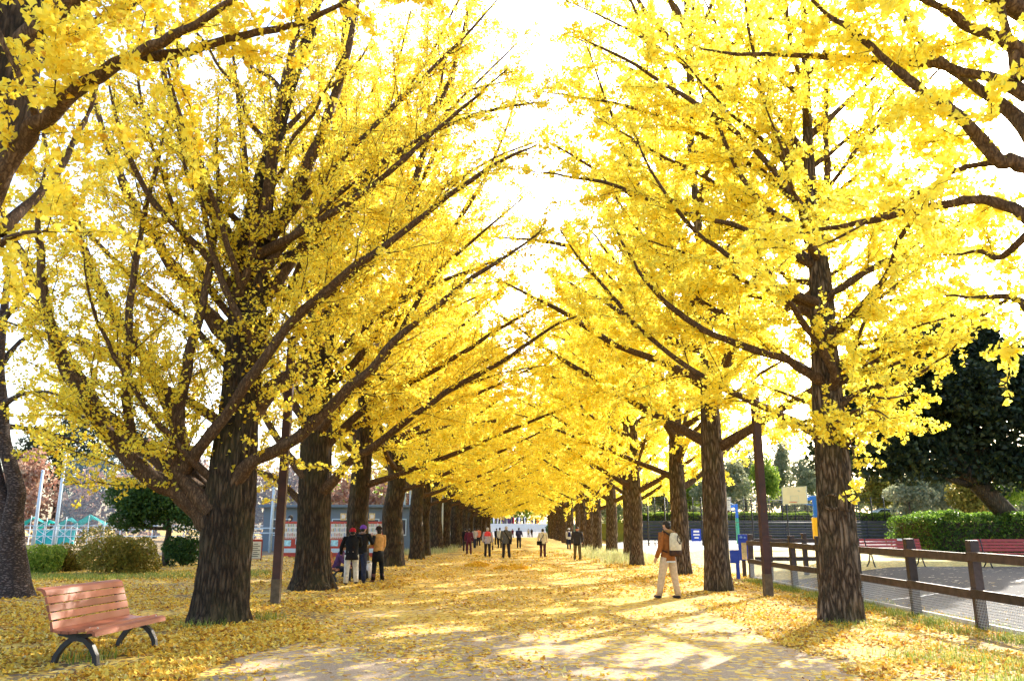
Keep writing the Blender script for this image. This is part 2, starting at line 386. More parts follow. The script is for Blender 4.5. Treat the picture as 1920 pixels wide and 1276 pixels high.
def fan_leaf(k):
    """one ginkgo leaf of unit size along +Y with a notch and a stalk"""
    r = random.Random(k); vs = [(0, 0, 0)]; a0 = rad(r.uniform(48, 60)); n = 8
    for i in range(n+1):
        a = -a0+2*a0*i/n; R = 0.9+0.06*math.sin(i*2.1+k)-(0.16 if i == n//2 else 0)
        vs.append((R*math.sin(a), R*math.cos(a), 0.16*abs(math.sin(a))**1.5*(1 if k % 2 else -0.6)+0.03*math.sin(3*i+k)))
    f = [(0, i+2, i+1) for i in range(n)]
    b = len(vs); vs += [(-0.012, 0.02, 0), (0.012, 0.02, 0), (0.008, -0.6, -0.1), (-0.008, -0.6, -0.1)]
    f += [(b, b+1, b+2), (b, b+2, b+3)]
    return np.array(vs), np.array(f)

def px_limb(spec, r0, r1, base, per=4):
    """spec: (px, py, Y) points traced along a limb with their own distance"""
    return limb_of([at(*p) for p in spec], r0, r1, per, base)
def zz(pts, y0, y1):
    n = len(pts); return [(p[0], p[1], y0+(y1-y0)*k/(n-1)) for k, p in enumerate(pts)]
G_AV = 'ginkgo trees lining the avenue'
NL = {}
def rel(pts, base): return [Vector(p)-Vector(base) for p in pts]

# ---- left, second from the camera: broad vase of limbs
b = gnd(408, 1166); b.z = 0
L1 = b.copy(); Y = L1.y
tp = rel([L1, at(420, 1040, Y), at(428, 940, Y), at(447, 760, Y), at(466, 560, Y), at(480, 430, Y), at(505, 300, Y+.2), at(545, 160, Y+.3), at(590, 30, Y+.4), at(610, -120, Y+.5)], L1)
tr = [0.44, 0.41, 0.42, 0.34, 0.34, 0.28, 0.17, 0.13, 0.10, 0.05]
SP = [
 (zz([(400, 985), (345, 932), (290, 895), (235, 850), (185, 790), (140, 720), (105, 650), (85, 570), (75, 480), (72, 400), (85, 300)], Y-.1, Y-1.6), .20, .02),
 (zz([(390, 950), (335, 890), (270, 840), (215, 800), (165, 740), (120, 660), (85, 580), (50, 500), (15, 420), (-30, 330)], Y+.1, Y+1.5), .22, .03),
 (zz([(390, 950), (330, 905), (268, 880), (250, 830), (240, 760), (238, 660), (245, 560), (262, 450), (275, 380), (300, 280), (325, 170), (335, 80)], Y-.2, Y-1.3), .12, .012),
 (zz([(400, 960), (340, 890), (335, 800), (345, 730), (360, 650), (385, 540), (400, 450), (412, 370), (405, 280), (410, 180)], Y-.25, Y-.9), .15, .014),
 (zz([(400, 950), (355, 870), (330, 790), (280, 690), (220, 600), (175, 510), (140, 430), (110, 360), (85, 270), (70, 180)], Y+.2, Y+1.8), .19, .02),
 (zz([(345, 880), (368, 850), (430, 765), (490, 680), (560, 590), (640, 520), (720, 460), (800, 400), (880, 340), (945, 300), (1010, 270)], Y-.3, Y-2.2), .13, .012),
 (zz([(455, 790), (500, 740), (560, 690), (600, 630), (650, 560), (700, 480), (760, 390), (790, 300), (815, 200), (840, 90)], Y+.1, Y+1.5), .22, .015),
 (zz([(420, 920), (470, 868), (530, 835), (580, 800), (630, 750), (680, 705), (740, 640), (800, 590), (870, 530), (950, 480), (1020, 430)], Y-.2, Y-1.4), .15, .012),
 (zz([(455, 500), (430, 450), (390, 370), (350, 270), (325, 190), (300, 100), (285, 0)], Y, Y-.3), .17, .02),
 (zz([(440, 640), (385, 580), (320, 490), (265, 410), (225, 330), (195, 250), (175, 170), (160, 60)], Y+.3, Y+1.2), .17, .02),
 (zz([(480, 470), (530, 400), (575, 320), (610, 230), (640, 140), (665, 40), (680, -60)], Y+.2, Y+.9), .18, .03),
 (zz([(490, 450), (505, 330), (520, 210), (540, 120), (560, 10), (570, -100)], Y-.2, Y-.6), .12, .02),
 (zz([(480, 580), (545, 490), (610, 410), (690, 340), (770, 270), (830, 180), (870, 60), (890, -60)], Y+.1, Y+1.6), .14, .015),
 (zz([(475, 640), (430, 560), (400, 470), (380, 380), (350, 320), (330, 230)], Y-.3, Y-1.6), .09, .01),
 (zz([(480, 480), (560, 440), (640, 390), (720, 330), (800, 260), (880, 190), (950, 130)], Y-.2, Y-1.8), .1, .01),
 (zz([(440, 560), (470, 480), (470, 380), (455, 260), (440, 140), (430, 20)], Y-.3, Y-1.9), .1, .012),
 (zz([(430, 800), (330, 740), (250, 690), (150, 640), (60, 620), (-20, 590)], Y+.3, Y+2.6), .1, .012),
 (zz([(450, 560), (380, 470), (290, 380), (230, 260), (200, 130)], Y-.2, Y-2.2), .1, .012),
 (zz([(455, 700), (500, 620), (560, 500), (600, 380), (640, 240), (660, 120)], Y+.4, Y+2.6), .12, .012),
 (zz([(480, 520), (560, 430), (650, 350), (750, 280), (850, 230), (960, 200), (1030, 190)], Y-.1, Y-.8), .09, .008),
 (zz([(480, 480), (580, 360), (690, 250), (790, 150), (880, 60), (950, -20)], Y+.1, Y+.8), .09, .008),
 (zz([(455, 620), (380, 520), (330, 400), (280, 260), (255, 120), (240, -20)], Y-.1, Y-1.), .07, .008),
 (zz([(440, 700), (350, 600), (250, 520), (150, 420), (60, 330), (-20, 260)], Y+.1, Y+.8), .08, .008),
 (zz([(400, 900), (330, 830), (270, 760), (200, 640), (170, 560), (150, 440)], Y-.2, Y-2.6), .07, .008),
]
lims = [px_limb(s, a*.78, c, L1) for s, a, c in SP]+generic_limbs((np.array([tuple(q) for q in tp]), np.array(tr)), 111, n=14, z0=4.5, z1=13, Lmax=5.0, el=(38, 60), r0=.05)
rg = np.random.default_rng(5)
ne = 1600; zz_ = rg.uniform(2.6, 7.5, ne); zz_[:1000] = rg.normal(6.2, 1.0, 1000); tpa = np.array([tuple(p) for p in tp])
ex = (np.stack([np.interp(zz_, tpa[:, 2], tpa[:, 0]), np.interp(zz_, tpa[:, 2], tpa[:, 1]), zz_], 1)+unit(rg.normal(size=(ne, 3))*np.array([1, 1, .3]))*rg.uniform(.35, .6, (ne, 1)), rg.normal(size=(ne, 3)), rg.uniform(.05, .08, ne))
o, NL['L1'] = make_tree('ginkgo_tree', L1, tp, tr, lims, 11, 'broad ginkgo behind the slatted bench, limbs fanning out low from its thick trunk', G_AV, M['leafl'], M['bark'], extra=ex, gp=dict(sp2=.32, spur=.048, per=3, size=.056, up=.18, max2=1.9, len2=.3, limbleaf=1.2, r2=.0135), sides=150, rings=170, flare=.2, ridge=.09)

# ---- left, third
L2 = gnd(586, 1104); L2.z = 0; Y = L2.y
tp = rel([L2, at(588, 1000, Y), at(592, 880, Y), at(597, 700, Y), at(607, 500, Y), at(625, 320, Y), at(640, 180, Y), at(650, 40, Y), at(655, -120, Y)], L2)
tr = [0.45, 0.42, 0.42, 0.40, 0.33, 0.22, .17, .12, .06]
SP = [
 (zz([(600, 925), (650, 868), (700, 838), (760, 790), (830, 740), (900, 700), (980, 650), (1050, 605), (1090, 590)], Y-.2, Y-1.8), .15, .012),
 (zz([(600, 850), (655, 790), (730, 740), (820, 690), (900, 640), (990, 585), (1030, 565)], Y, Y+.6), .14, .012),
 (zz([(600, 805), (650, 745), (720, 670), (780, 570), (820, 510), (900, 440), (980, 370)], Y-.3, Y-1.8), .14, .012),
 (zz([(600, 740), (680, 660), (750, 560), (830, 460), (900, 350), (950, 240), (980, 130)], Y+.2, Y+1.5), .14, .012),
 (zz([(610, 560), (680, 480), (750, 400), (810, 300), (840, 200), (860, 90), (890, 0)], Y-.1, Y-.5), .14, .015),
 (zz([(580, 900), (540, 850), (500, 790), (470, 720), (430, 650), (400, 560)], Y-.2, Y+.5), .16, .012),
 (zz([(585, 800), (540, 740), (500, 660), (490, 560), (450, 460)], Y+.1, Y+1.2), .14, .012),
 (zz([(585, 960), (520, 900), (470, 880), (420, 860), (370, 850)], Y+.1, Y+1.4), .11, .012),
 (zz([(600, 600), (560, 500), (520, 400), (500, 280), (490, 150)], Y+.2, Y+1), .13, .015),
 (zz([(610, 520), (660, 400), (700, 280), (740, 150), (770, 20)], Y+.1, Y+.8), .14, .02),
 (zz([(600, 650), (600, 540), (580, 420), (570, 300), (560, 180)], Y-.3, Y-2), .1, .012),
 (zz([(600, 780), (690, 720), (780, 690), (870, 670), (960, 640)], Y+.2, Y+3), .1, .012),
 (zz([(600, 700), (700, 600), (800, 540), (900, 500), (1000, 460)], Y-.2, Y-2.8), .1, .012),
 (zz([(610, 560), (720, 440), (820, 360), (920, 300), (1020, 260)], Y, Y-.6), .09, .01),
 (zz([(620, 440), (720, 330), (820, 230), (910, 140), (990, 60)], Y, Y+.6), .09, .01),
 (zz([(625, 380), (700, 250), (790, 130), (850, 20), (900, -80)], Y+.1, Y-1), .08, .01),
 (zz([(640, 300), (760, 220), (880, 170), (1000, 140)], Y, Y+1.2), .06, .01),
]
lims = [px_limb(s, a*.8, c, L2) for s, a, c in SP]+generic_limbs((np.array([tuple(q) for q in tp]), np.array(tr)), 112, n=20, z0=4.0, z1=16, Lmax=6.2, el=(35, 60), r0=.06)
o, NL['L2'] = make_tree('ginkgo_tree', L2, tp, tr, lims, 12, 'mossy thick ginkgo trunk directly behind the left lamp post, women standing to its right', G_AV, M['leafl'], M['bark'], gp=dict(sp2=.36, spur=.055, per=3, size=.066, up=.16, max2=2.2, limbleaf=.9), sides=120, rings=130, flare=.4, ridge=.08)

# ---- left, nearest: trunk base outside the frame, boughs across the top
L0 = Vector((-5.95, 7.3, 0)); Y = 7.3
tp = rel([L0, L0+Vector((0, 0, 1.3)), L0+Vector((.06, 0, 3)), L0+Vector((.3, 0, 4.4)), L0+Vector((.55, 0, 5.6)), L0+Vector((.68, 0, 7)), L0+Vector((.75, .1, 9)), L0+Vector((.8, .1, 12))], L0)
tr = [.46, .42, .41, .39, .36, .3, .2, .08]
SP = [
 (zz([(-40, 400), (0, 345), (45, 266), (75, 231), (125, 186), (186, 140), (251, 105), (311, 75), (351, 53), (441, 0), (540, -60)], 7.2, 5.9), .085, .014),
 (zz([(240, 108), (300, 103), (351, 95), (401, 80), (480, 63), (560, 45), (640, 8), (700, -40)], 6.6, 6.0), .045, .01),
 (zz([(75, 231), (62, 200), (30, 130), (0, 65), (-20, 10)], 6.85, 6.4), .03, .01),
 
 (zz([(0, 200), (60, 130), (150, 60), (260, 0), (380, -50)], 7.5, 8.6), .07, .012),
 (zz([(0, 430), (60, 380), (120, 300), (170, 200), (200, 100)], 7.6, 9.6), .05, .01),
 (zz([(20, 100), (200, -40), (420, -110), (600, -140), (760, -150)], 7.2, 6.6), .08, .012),
 (zz([(-60, 500), (-10, 470), (40, 440), (90, 430)], 7.0, 6.6), .03, .008),
]
lims = [px_limb(s, a, c, L0) for s, a, c in SP]
o, NL['L0'] = make_tree('ginkgo_tree', L0, tp, tr, lims, 13, 'nearest left ginkgo, dark trunk along the upper left edge, bare bough crossing above', G_AV, M['leafl'], M['bark'], loose=300, gp=dict(sp2=.3, len2=.25, max2=1.3, sp3=.17, spur=.045, per=4, size=.063, up=0., droop=-.12, limbleaf=.8, r2=.008, cut=lambda P: ~((P[:, 1] < .3) & (np.hypot(P[:, 0]-np.interp(P[:, 2], [3, 5.6, 9], [.06, .55, .75])+.1*P[:, 1], 0) < .5) & (np.sin(P[:, 2]*37+P[:, 0]*51) < .55))))

# ---- right, second from the camera: straight leader, layered boughs
R1 = gnd(1576, 1164); R1.z = 0; Y = R1.y
tp = rel([R1, at(1573, 1050, Y), at(1566, 930, Y), at(1553, 760, Y), at(1545, 640, Y), at(1538, 520, Y), at(1528, 420, Y), at(1517, 300, Y), at(1512, 180, Y), at(1508, 40, Y), at(1500, -120, Y)], R1)
tr = [.33, .31, .31, .27, .23, .19, .14, .1, .08, .06, .04]
SP = [
 (zz([(1540, 715), (1515, 697), (1470, 672), (1409, 656), (1318, 616), (1256, 574), (1222, 540), (1180, 480), (1150, 420)], Y-.1, Y-1.4), .10, .012),
 (zz([(1560, 830), (1488, 791), (1414, 755), (1341, 721), (1273, 676), (1194, 611), (1127, 529), (1087, 484), (1050, 430)], Y-.1, Y-.6), .09, .01),
 (zz([(1545, 720), (1465, 664), (1375, 602), (1296, 551), (1256, 503), (1200, 438), (1160, 376), (1130, 330)], Y+.1, Y+1.2), .08, .01),
 (zz([(1535, 570), (1470, 540), (1400, 506), (1358, 472), (1307, 436), (1256, 376), (1214, 309), (1190, 250)], Y-.1, Y-1), .08, .01),
 (zz([(1520, 440), (1440, 390), (1383, 320), (1352, 247), (1330, 210), (1300, 130)], Y, Y-.6), .07, .01),
 (zz([(1558, 730), (1564, 695), (1527, 629), (1485, 573), (1456, 530), (1420, 470)], Y-.15, Y-2.0), .10, .012),
 (zz([(1545, 565), (1564, 550), (1612, 519), (1663, 488), (1706, 467), (1757, 436), (1809, 422), (1850, 400)], Y-.1, Y-1.6), .08, .01),
 (zz([(1560, 730), (1579, 718), (1616, 700), (1663, 688), (1720, 660), (1770, 640)], Y-.1, Y-.6), .06, .01),
 (zz([(1558, 700), (1574, 692), (1593, 681), (1607, 638), (1630, 580), (1660, 530)], Y, Y+.8), .07, .01),
 (zz([(1555, 700), (1588, 676), (1654, 652), (1720, 600), (1780, 560)], Y+.1, Y+1.2), .07, .01),
 (zz([(1545, 628), (1580, 605), (1626, 577), (1706, 516), (1738, 483), (1790, 440)], Y-.2, Y-2.), .05, .008),
 (zz([(1530, 400), (1588, 347), (1621, 314), (1660, 250)], Y-.1, Y-1), .05, .008),
 (zz([(1530, 395), (1600, 375), (1668, 356), (1720, 320), (1780, 280)], Y+.1, Y+1), .05, .008),
 (zz([(1535, 480), (1550, 380), (1548, 280), (1550, 160), (1555, 40)], Y, Y+.2), .09, .02),
 (zz([(1515, 300), (1460, 220), (1400, 140), (1350, 60), (1310, -20)], Y, Y+.8), .06, .01),
 (zz([(1512, 260), (1580, 200), (1650, 130), (1700, 60)], Y, Y+.4), .06, .01),
 (zz([(1560, 800), (1620, 770), (1670, 745), (1700, 735)], Y+.1, Y+1.6), .06, .01),
 (zz([(1560, 780), (1530, 760), (1480, 740), (1420, 720)], Y+.2, Y+3), .08, .01),
 (zz([(1550, 650), (1600, 600), (1650, 570), (1700, 560), (1760, 560)], Y+.2, Y+2.6), .08, .01),
 (zz([(1540, 600), (1450, 560), (1350, 540), (1250, 520), (1150, 500)], Y+.2, Y+3), .09, .01),
 (zz([(1530, 500), (1450, 430), (1380, 370), (1300, 320), (1200, 270), (1120, 220)], Y+.1, Y+1.8), .08, .01),
 (zz([(1525, 420), (1450, 320), (1360, 230), (1250, 160), (1150, 100), (1070, 60)], Y-.1, Y-.9), .08, .01),
 (zz([(1565, 860), (1610, 815), (1640, 790), (1665, 775)], Y-.1, Y-1.), .03, .008),
 (zz([(1555, 800), (1530, 790), (1500, 790), (1460, 800)], Y-.2, Y-1.6), .04, .008),
 (zz([(1515, 340), (1450, 240), (1420, 130), (1400, 30), (1390, -60)], Y-.1, Y-2.2), .06, .01),
 (zz([(1560, 770), (1610, 735), (1670, 720), (1720, 700), (1770, 670), (1800, 640)], Y-.1, Y-1.5), .05, .008),
 (zz([(1565, 820), (1610, 790), (1650, 790), (1680, 800)], Y+.1, Y+1.2), .04, .008),
 (zz([(1565, 800), (1600, 770), (1640, 770), (1670, 785)], Y-.2, Y-1.6), .04, .008),
 (zz([(1560, 760), (1600, 740), (1660, 745), (1710, 740)], Y-.2, Y+.3), .04, .008),
 (zz([(1560, 800), (1590, 820), (1600, 850), (1605, 870)], Y-.3, Y-.9), .025, .006),
 (zz([(1558, 640), (1640, 640), (1730, 610), (1800, 590)], Y-.1, Y-.2), .05, .008),
 (zz([(1520, 400), (1400, 300), (1290, 240), (1180, 200), (1080, 180), (1000, 170)], Y+.1, Y+1.), .07, .008),
 (zz([(1515, 300), (1400, 200), (1280, 120), (1170, 50), (1060, 0)], Y, Y+.3), .06, .008),
 (zz([(1530, 500), (1400, 430), (1280, 400), (1160, 350), (1060, 330), (990, 320)], Y, Y-.6), .07, .008),
]
lims = [px_limb(s, a*.8, c, R1) for s, a, c in SP]+generic_limbs((np.array([tuple(q) for q in tp]), np.array(tr)), 114, n=24, z0=4.1, z1=12.5, Lmax=5.2, el=(18, 45), r0=.045)
o, NL['R1'] = make_tree('ginkgo_tree', R1, tp, tr, lims, 14, 'straight ginkgo with furrowed grey trunk standing right against the rail fence', G_AV, M['leaf'], M['barkpale'], gp=dict(sp2=.36, spur=.052, per=4, size=.067, up=.05, flat=.35, droop=-.14, max2=2.0, limbleaf=.8, r2=.012), ridge=.11, sides=140, rings=170, flare=.12)
kn = MB()
R1o = o
for (px, py, a_, b_) in ((1561, 940, 16, 13), (1588, 938, 9, 18)):
    c = at(px, py, Y-.37); ring = []
    for k in range(14):
        t = 2*PI*k/14; ring.append(c-Vector(R1)+Vector((a_*math.cos(t), 0, b_*math.sin(t)))*(Y/FPX)+Vector((0, .02+.05*abs(math.cos(t)), 0)))
    k_ = MB(); k_.tube(ring, .026, 7, closed=True); k_.build('knot', M['barkpale'], o)

# ---- right, nearest: trunk only just in frame at the top right
R0 = Vector((5.4, 7.2, 0)); Y = 7.2
tp = rel([R0, R0+Vector((0, 0, 1.3)), R0+Vector((0, 0, 3)), R0+Vector((-.02, 0, 5)), R0+Vector((0, 0, 7)), R0+Vector((0, .1, 9)), R0+Vector((0, .1, 12))], R0)
tr = [.34, .31, .28, .22, .17, .12, .05]
SP = [
 (zz([(1990, 350), (1930, 312), (1893, 301), (1859, 287), (1796, 219), (1737, 172), (1689, 141), (1616, 75), (1567, 39), (1500, -20)], 7.2, 7.3), .075, .012),
 (zz([(1880, 303), (1840, 308), (1791, 318), (1728, 362), (1650, 403), (1560, 450), (1480, 480)], 7.3, 7.8), .028, .006),
 (zz([(1980, 470), (1920, 405), (1870, 378), (1804, 378), (1729, 389), (1644, 413), (1550, 430), (1480, 440), (1410, 452)], 7.3, 8.2), .055, .008),
 (zz([(1940, 120), (1864, 73), (1815, 53), (1771, 19), (1713, -10), (1640, -60)], 7.2, 6.8), .06, .012),
 (zz([(1990, 640), (1920, 575), (1898, 559), (1834, 559), (1771, 552)], 7.2, 7.8), .04, .008),
 (zz([(2000, 680), (1960, 645), (1920, 636)], 7.1, 7.3), .02, .006),
 (zz([(1910, 150), (1895, 80), (1870, 0), (1850, -80)], 7.2, 7.0), .05, .012),
 (zz([(1930, 180), (1830, 140), (1730, 120), (1620, 110), (1500, 105), (1380, 100), (1310, 92)], 7.2, 8.2), .05, .008),
 (zz([(1940, 260), (1860, 180), (1760, 110), (1700, 40), (1660, -40)], 7.3, 9), .06, .01),
 (zz([(1930, 30), (1800, -40), (1650, -80), (1480, -100), (1320, -110)], 7.2, 6.4), .07, .01),
 (zz([(1950, 420), (1880, 480), (1830, 470), (1780, 480)], 7.3, 8.8), .03, .008),
]
lims = [px_limb(s, a, c, R0) for s, a, c in SP]
o, NL['R0'] = make_tree('ginkgo_tree', R0, tp, tr, lims, 15, 'nearest right ginkgo, only upper trunk and boughs showing by the top right corner', G_AV, M['leaf'], M['bark'], loose=300, gp=dict(sp2=.3, len2=.25, max2=1.4, sp3=.17, spur=.045, per=4, size=.063, up=0., droop=-.14, flat=.5, limbleaf=.8, r2=.008))

# ---- the rest of the two rows: three grown models, copied
def straight_trunk(H, r, seed, lean=0.0):
    rng = np.random.default_rng(seed); zs = [0, 1.0, 2.2, 3.6, 5.5, 8, 11, H]; k = [1, .94, .92, .86, .68, .46, .28, .1]
    return [Vector((lean*z/H+rng.normal(scale=.05)*(z > 1), rng.normal(scale=.05)*(z > 1), z)) for z in zs], [r*f for f in k]
protos = []
for k, (sd_, lm, bm, inw) in enumerate([(31, 'leaf', 'barkpale', -1), (32, 'leafl', 'bark', 1), (33, 'leaf', 'bark', 1), (34, 'leaf', 'barkpale', -1)]):
    tp, tr = straight_trunk(18, (.34, .42, .42, .36)[k], sd_)
    ta = np.array([tuple(p) for p in tp])
    lims = generic_limbs((ta, np.array(tr)), sd_, n=32, z0=3.1, z1=17, Lmax=7.7, el=(24, 64), r0=.10, inward=inw)
    far = k > 3
    o, NL['V%d' % k] = make_tree('ginkgo_tree', (0, -60, 0), tp, tr, lims, sd_, 'x', G_AV, M[lm], M[bm], near=False, sides=72, rings=110, ridge=.07, flare=.16,
        gp=dict(sp2=.40, sp3=.28, spur=.082, per=4, size=.102, up=.04, flat=.45, droop=-.16, max2=2.4, limbleaf=.6))
    protos.append(o)
rows = []
rngp = random.Random(4)
Lbl = {('L', 3): 'ginkgo just behind the standing women, forked low, fourth of the left row',
       ('L', 4): 'dark ginkgo trunk just right of the woman in the tan jacket',
       ('L', 5): 'slim upright ginkgo with raised forked boughs, sixth of the left row',
       ('R', 2): 'tall clean ginkgo trunk with the lower blue board beside it',
       ('R', 3): 'dark forking ginkgo directly behind the man with the cream backpack',
       ('R', 4): 'leafy ginkgo trunk left of the backpack man, low yellow sprays round it',
       ('R', 5): 'ginkgo trunk rising out of the pale tall grass on the right'}
pos = {('L', 3): gnd(668, 1082), ('L', 4): gnd(735, 1060), ('L', 5): gnd(781, 1048),
       ('R', 2): gnd(1347, 1106), ('R', 3): gnd(1278, 1076), ('R', 4): gnd(1194, 1059)}
use = {p: False for p in range(4)}
for side, sx in (('L', -1), ('R', 1)):
    for k in range(3 if side == 'L' else 2, 21):
        p = pos.get((side, k))
        if p is None: p = Vector((sx*5.6+rngp.uniform(-.25, .25), 7.2*(k+1)+rngp.uniform(-.5, .5), 0))
        if side == 'L': v = (1, 2)[k % 2]
        else: v = (0, 3)[k % 2]
        if not use[v]: o = protos[v]; use[v] = True
        else: o = copy_tree(protos[v])
        o.location = (p.x, p.y, 0); o.rotation_euler = (0, 0, rngp.uniform(-.6, .6)); s = rngp.uniform(.92, 1.1); o.scale = (s*rngp.uniform(.9, 1.1),)*2+(s,)
        if (side, k) == ('L', 4): o.scale = (1.1, 1.1, 1.02)
        if (side, k) == ('L', 5): o.scale = (.9, .9, 1.0)
        if (side, k) == ('R', 2): o.scale = (.95, .95, 1.1)
        if (side, k) == ('R', 4): o.scale = (.85, .85, .95)
        ORD = {6: 'seventh', 7: 'eighth', 8: 'ninth', 9: 'tenth', 10: 'eleventh', 11: 'twelfth', 12: 'thirteenth'}; sw = 'left' if side == 'L' else 'right'
        o['label'] = Lbl.get((side, k), 'ginkgo of the %s row, %s trunk counting away from the camera' % (sw, ORD[k]) if k in ORD else 'far ginkgo near the end of the %s row, yellow crown closing the tunnel' % sw)
print('LEAVES', NL)
# ------------------------------------------------------------------ ground
def littermat(name, soil, stops, cover_lo, cover_hi, patch=0.35, yramp=None, scale=15.0, soil2=None, bump=0.5):
    """fallen leaves (small cells, each its own colour) over soil; big noise decides how thick they lie"""
    m = bpy.data.materials.new(name); m.use_nodes = True; t = m.node_tree; b = t.nodes['Principled BSDF']; L = t.links.new
    tc = t.nodes.new('ShaderNodeTexCoord')
    nd = t.nodes.new('ShaderNodeTexNoise'); nd.inputs['Scale'].default_value = 9; L(tc.outputs['Object'], nd.inputs['Vector'])
    va = t.nodes.new('ShaderNodeVectorMath'); va.operation = 'MULTIPLY_ADD'; va.inputs[1].default_value = (.12, .12, .12); L(nd.outputs['Color'], va.inputs[0]); L(tc.outputs['Object'], va.inputs[2])
    vo = t.nodes.new('ShaderNodeTexVoronoi'); vo.inputs['Scale'].default_value = scale; L(va.outputs[0], vo.inputs['Vector'])
    sp = t.nodes.new('ShaderNodeSeparateColor'); L(vo.outputs['Color'], sp.inputs[0])
    leafc = ramp(t, sp.outputs[0], stops)
    ns = t.nodes.new('ShaderNodeTexNoise'); ns.inputs['Scale'].default_value = 45; ns.inputs['Detail'].default_value = 6; L(tc.outputs['Object'], ns.inputs['Vector'])
    s2 = soil2 or tuple(min(1, c*1.5) for c in soil)
    soilc = ramp(t, ns.outputs['Fac'], [(0.3, tuple(c*.65 for c in soil)), (0.5, soil), (0.75, s2)])
    nb = t.nodes.new('ShaderNodeTexNoise'); nb.inputs['Scale'].default_value = patch; nb.inputs['Detail'].default_value = 6; nb.inputs['Roughness'].default_value = .62; L(tc.outputs['Object'], nb.inputs['Vector'])
    mr = t.nodes.new('ShaderNodeMapRange'); mr.inputs[1].default_value = .36; mr.inputs[2].default_value = .66; mr.inputs[3].default_value = cover_lo; mr.inputs[4].default_value = cover_hi; L(nb.outputs['Fac'], mr.inputs[0])
    cov = mr.outputs[0]
    if yramp:
        sx = t.nodes.new('ShaderNodeSeparateXYZ'); L(tc.outputs['Object'], sx.inputs[0])
        m2 = t.nodes.new('ShaderNodeMapRange'); m2.inputs[1].default_value, m2.inputs[2].default_value, m2.inputs[3].default_value, m2.inputs[4].default_value = yramp; L(sx.outputs['Y'], m2.inputs[0])
        a2 = t.nodes.new('ShaderNodeMath'); a2.operation = 'ADD'; L(cov, a2.inputs[0]); L(m2.outputs[0], a2.inputs[1]); cov = a2.outputs[0]
    ls = t.nodes.new('ShaderNodeMath'); ls.operation = 'LESS_THAN'; L(sp.outputs[1], ls.inputs[0]); L(cov, ls.inputs[1])
    mx = t.nodes.new('ShaderNodeMix'); mx.data_type = 'RGBA'; L(ls.outputs[0], mx.inputs['Factor']); L(soilc, mx.inputs['A']); L(leafc, mx.inputs['B'])
    L(mx.outputs['Result'], b.inputs['Base Color']); b.inputs['Roughness'].default_value = .9; b.inputs['Specular IOR Level'].default_value = .12
    ad = t.nodes.new('ShaderNodeMath'); ad.operation = 'MULTIPLY_ADD'; L(ls.outputs[0], ad.inputs[0]); L(sp.outputs[2], ad.inputs[1]); L(ns.outputs['Fac'], ad.inputs[2])
    bp = t.nodes.new('ShaderNodeBump'); bp.inputs['Strength'].default_value = bump; bp.inputs['Distance'].default_value = .02; L(ad.outputs[0], bp.inputs['Height']); L(bp.outputs[0], b.inputs['Normal'])
    return m
LIT = [(0, (.21, .10, .03)), (.2, (.46, .26, .045)), (.5, (.63, .41, .065)), (.8, (.67, .48, .11)), (1, (.66, .54, .21))]
M['litter'] = littermat('leaf strewn earth', (.17, .12, .065), LIT, .35, 1.0, patch=.45)
M['path'] = littermat('trodden path', (.35, .26, .175), LIT, -.12, .42, patch=.45, yramp=(8.5, 16, 0.06, .76), soil2=(.46, .37, .28))
M['gravel'] = littermat('grey court gravel', (.065, .064, .066), [(0, (.3, .22, .1)), (.5, (.4, .36, .27)), (1, (.45, .42, .36))], -.02, .07, patch=.5, scale=16, soil2=(.12, .117, .117))
M['court'] = mat('pale court surface', (.40, .39, .375), .9, .1, noise=.12, nscale=1.2)
M['lawn'] = littermat('dry lawn with leaves', (.26, .25, .09), [(0, (.45, .30, .07)), (.5, (.6, .48, .16)), (1, (.62, .56, .3))], .2, .7, patch=.25, soil2=(.42, .38, .17))
M['stone'] = mat('pale paving stone', (.62, .6, .57), .8, .2, noise=.1, nscale=2)
M['greystone'] = mat('grey paving', (.13, .12, .115), .85, .2, noise=.15, nscale=1)
M['fielddirt'] = littermat('brown field', (.16, .12, .08), LIT, -.1, .3, patch=.1, soil2=(.22, .18, .12))
M['white'] = mat('white paint', (.8, .8, .8), .5, .3)

def grid_sheet(name, xs, ys, zf, m):
    V = [(x, y, zf(x, y)) for y in ys for x in xs]; n = len(xs)
    Q = [(j*n+i, j*n+i+1, (j+1)*n+i+1, (j+1)*n+i) for j in range(len(ys)-1) for i in range(n-1)]
    return tag(link(name, npmesh(name, V, [Q], m, smooth=True)), kind='structure')
grid_sheet('ground', [-3000, -60, 0, 60, 3000], [-300, 0, 150, 3500], lambda x, y: 0.0, M['litter'])
def edge(y, s):
    return (-3.65 if s < 0 else 3.98)+.22*math.sin(y*.9+s)+.15*math.sin(y*2.3+2*s)+.08*math.sin(y*5.1)
ys = [1+.5*k for k in range(70)]+[36+2*k for k in range(59)]
V = []; Q = []
for k, y in enumerate(ys):
    for i in range(5): V.append((edge(y, -1)+(edge(y, 1)-edge(y, -1))*i/4, y, .004))
    if k: Q += [((k-1)*5+i, (k-1)*5+i+1, k*5+i+1, k*5+i) for i in range(4)]
tag(link('path', npmesh('path', V, [Q], M['path'])), kind='structure')
def rise(x): t = min(1, max(0, (x-8.3)/4.2)); return .42*t*t*(3-2*t)
RZ = .42
xs = [7.72, 8.3, 9, 9.7, 10.4, 11.1, 11.8, 12.5, 20, 60]
grid_sheet('gravel_court', xs, [0, 5, 12, 20, 26.4], lambda x, y: rise(x)+.006, M['gravel'])
grid_sheet('lawn', [7.7]+xs[1:], [26.4, 30, 36, 44, 50], lambda x, y: rise(x)+.005, M['lawn'])
grid_sheet('sports_court', [8.4, 9, 9.7, 10.4, 11.1, 11.8, 12.5, 20, 60], [50, 55, 70, 84.9], lambda x, y: rise(x)+.009, M['court'])
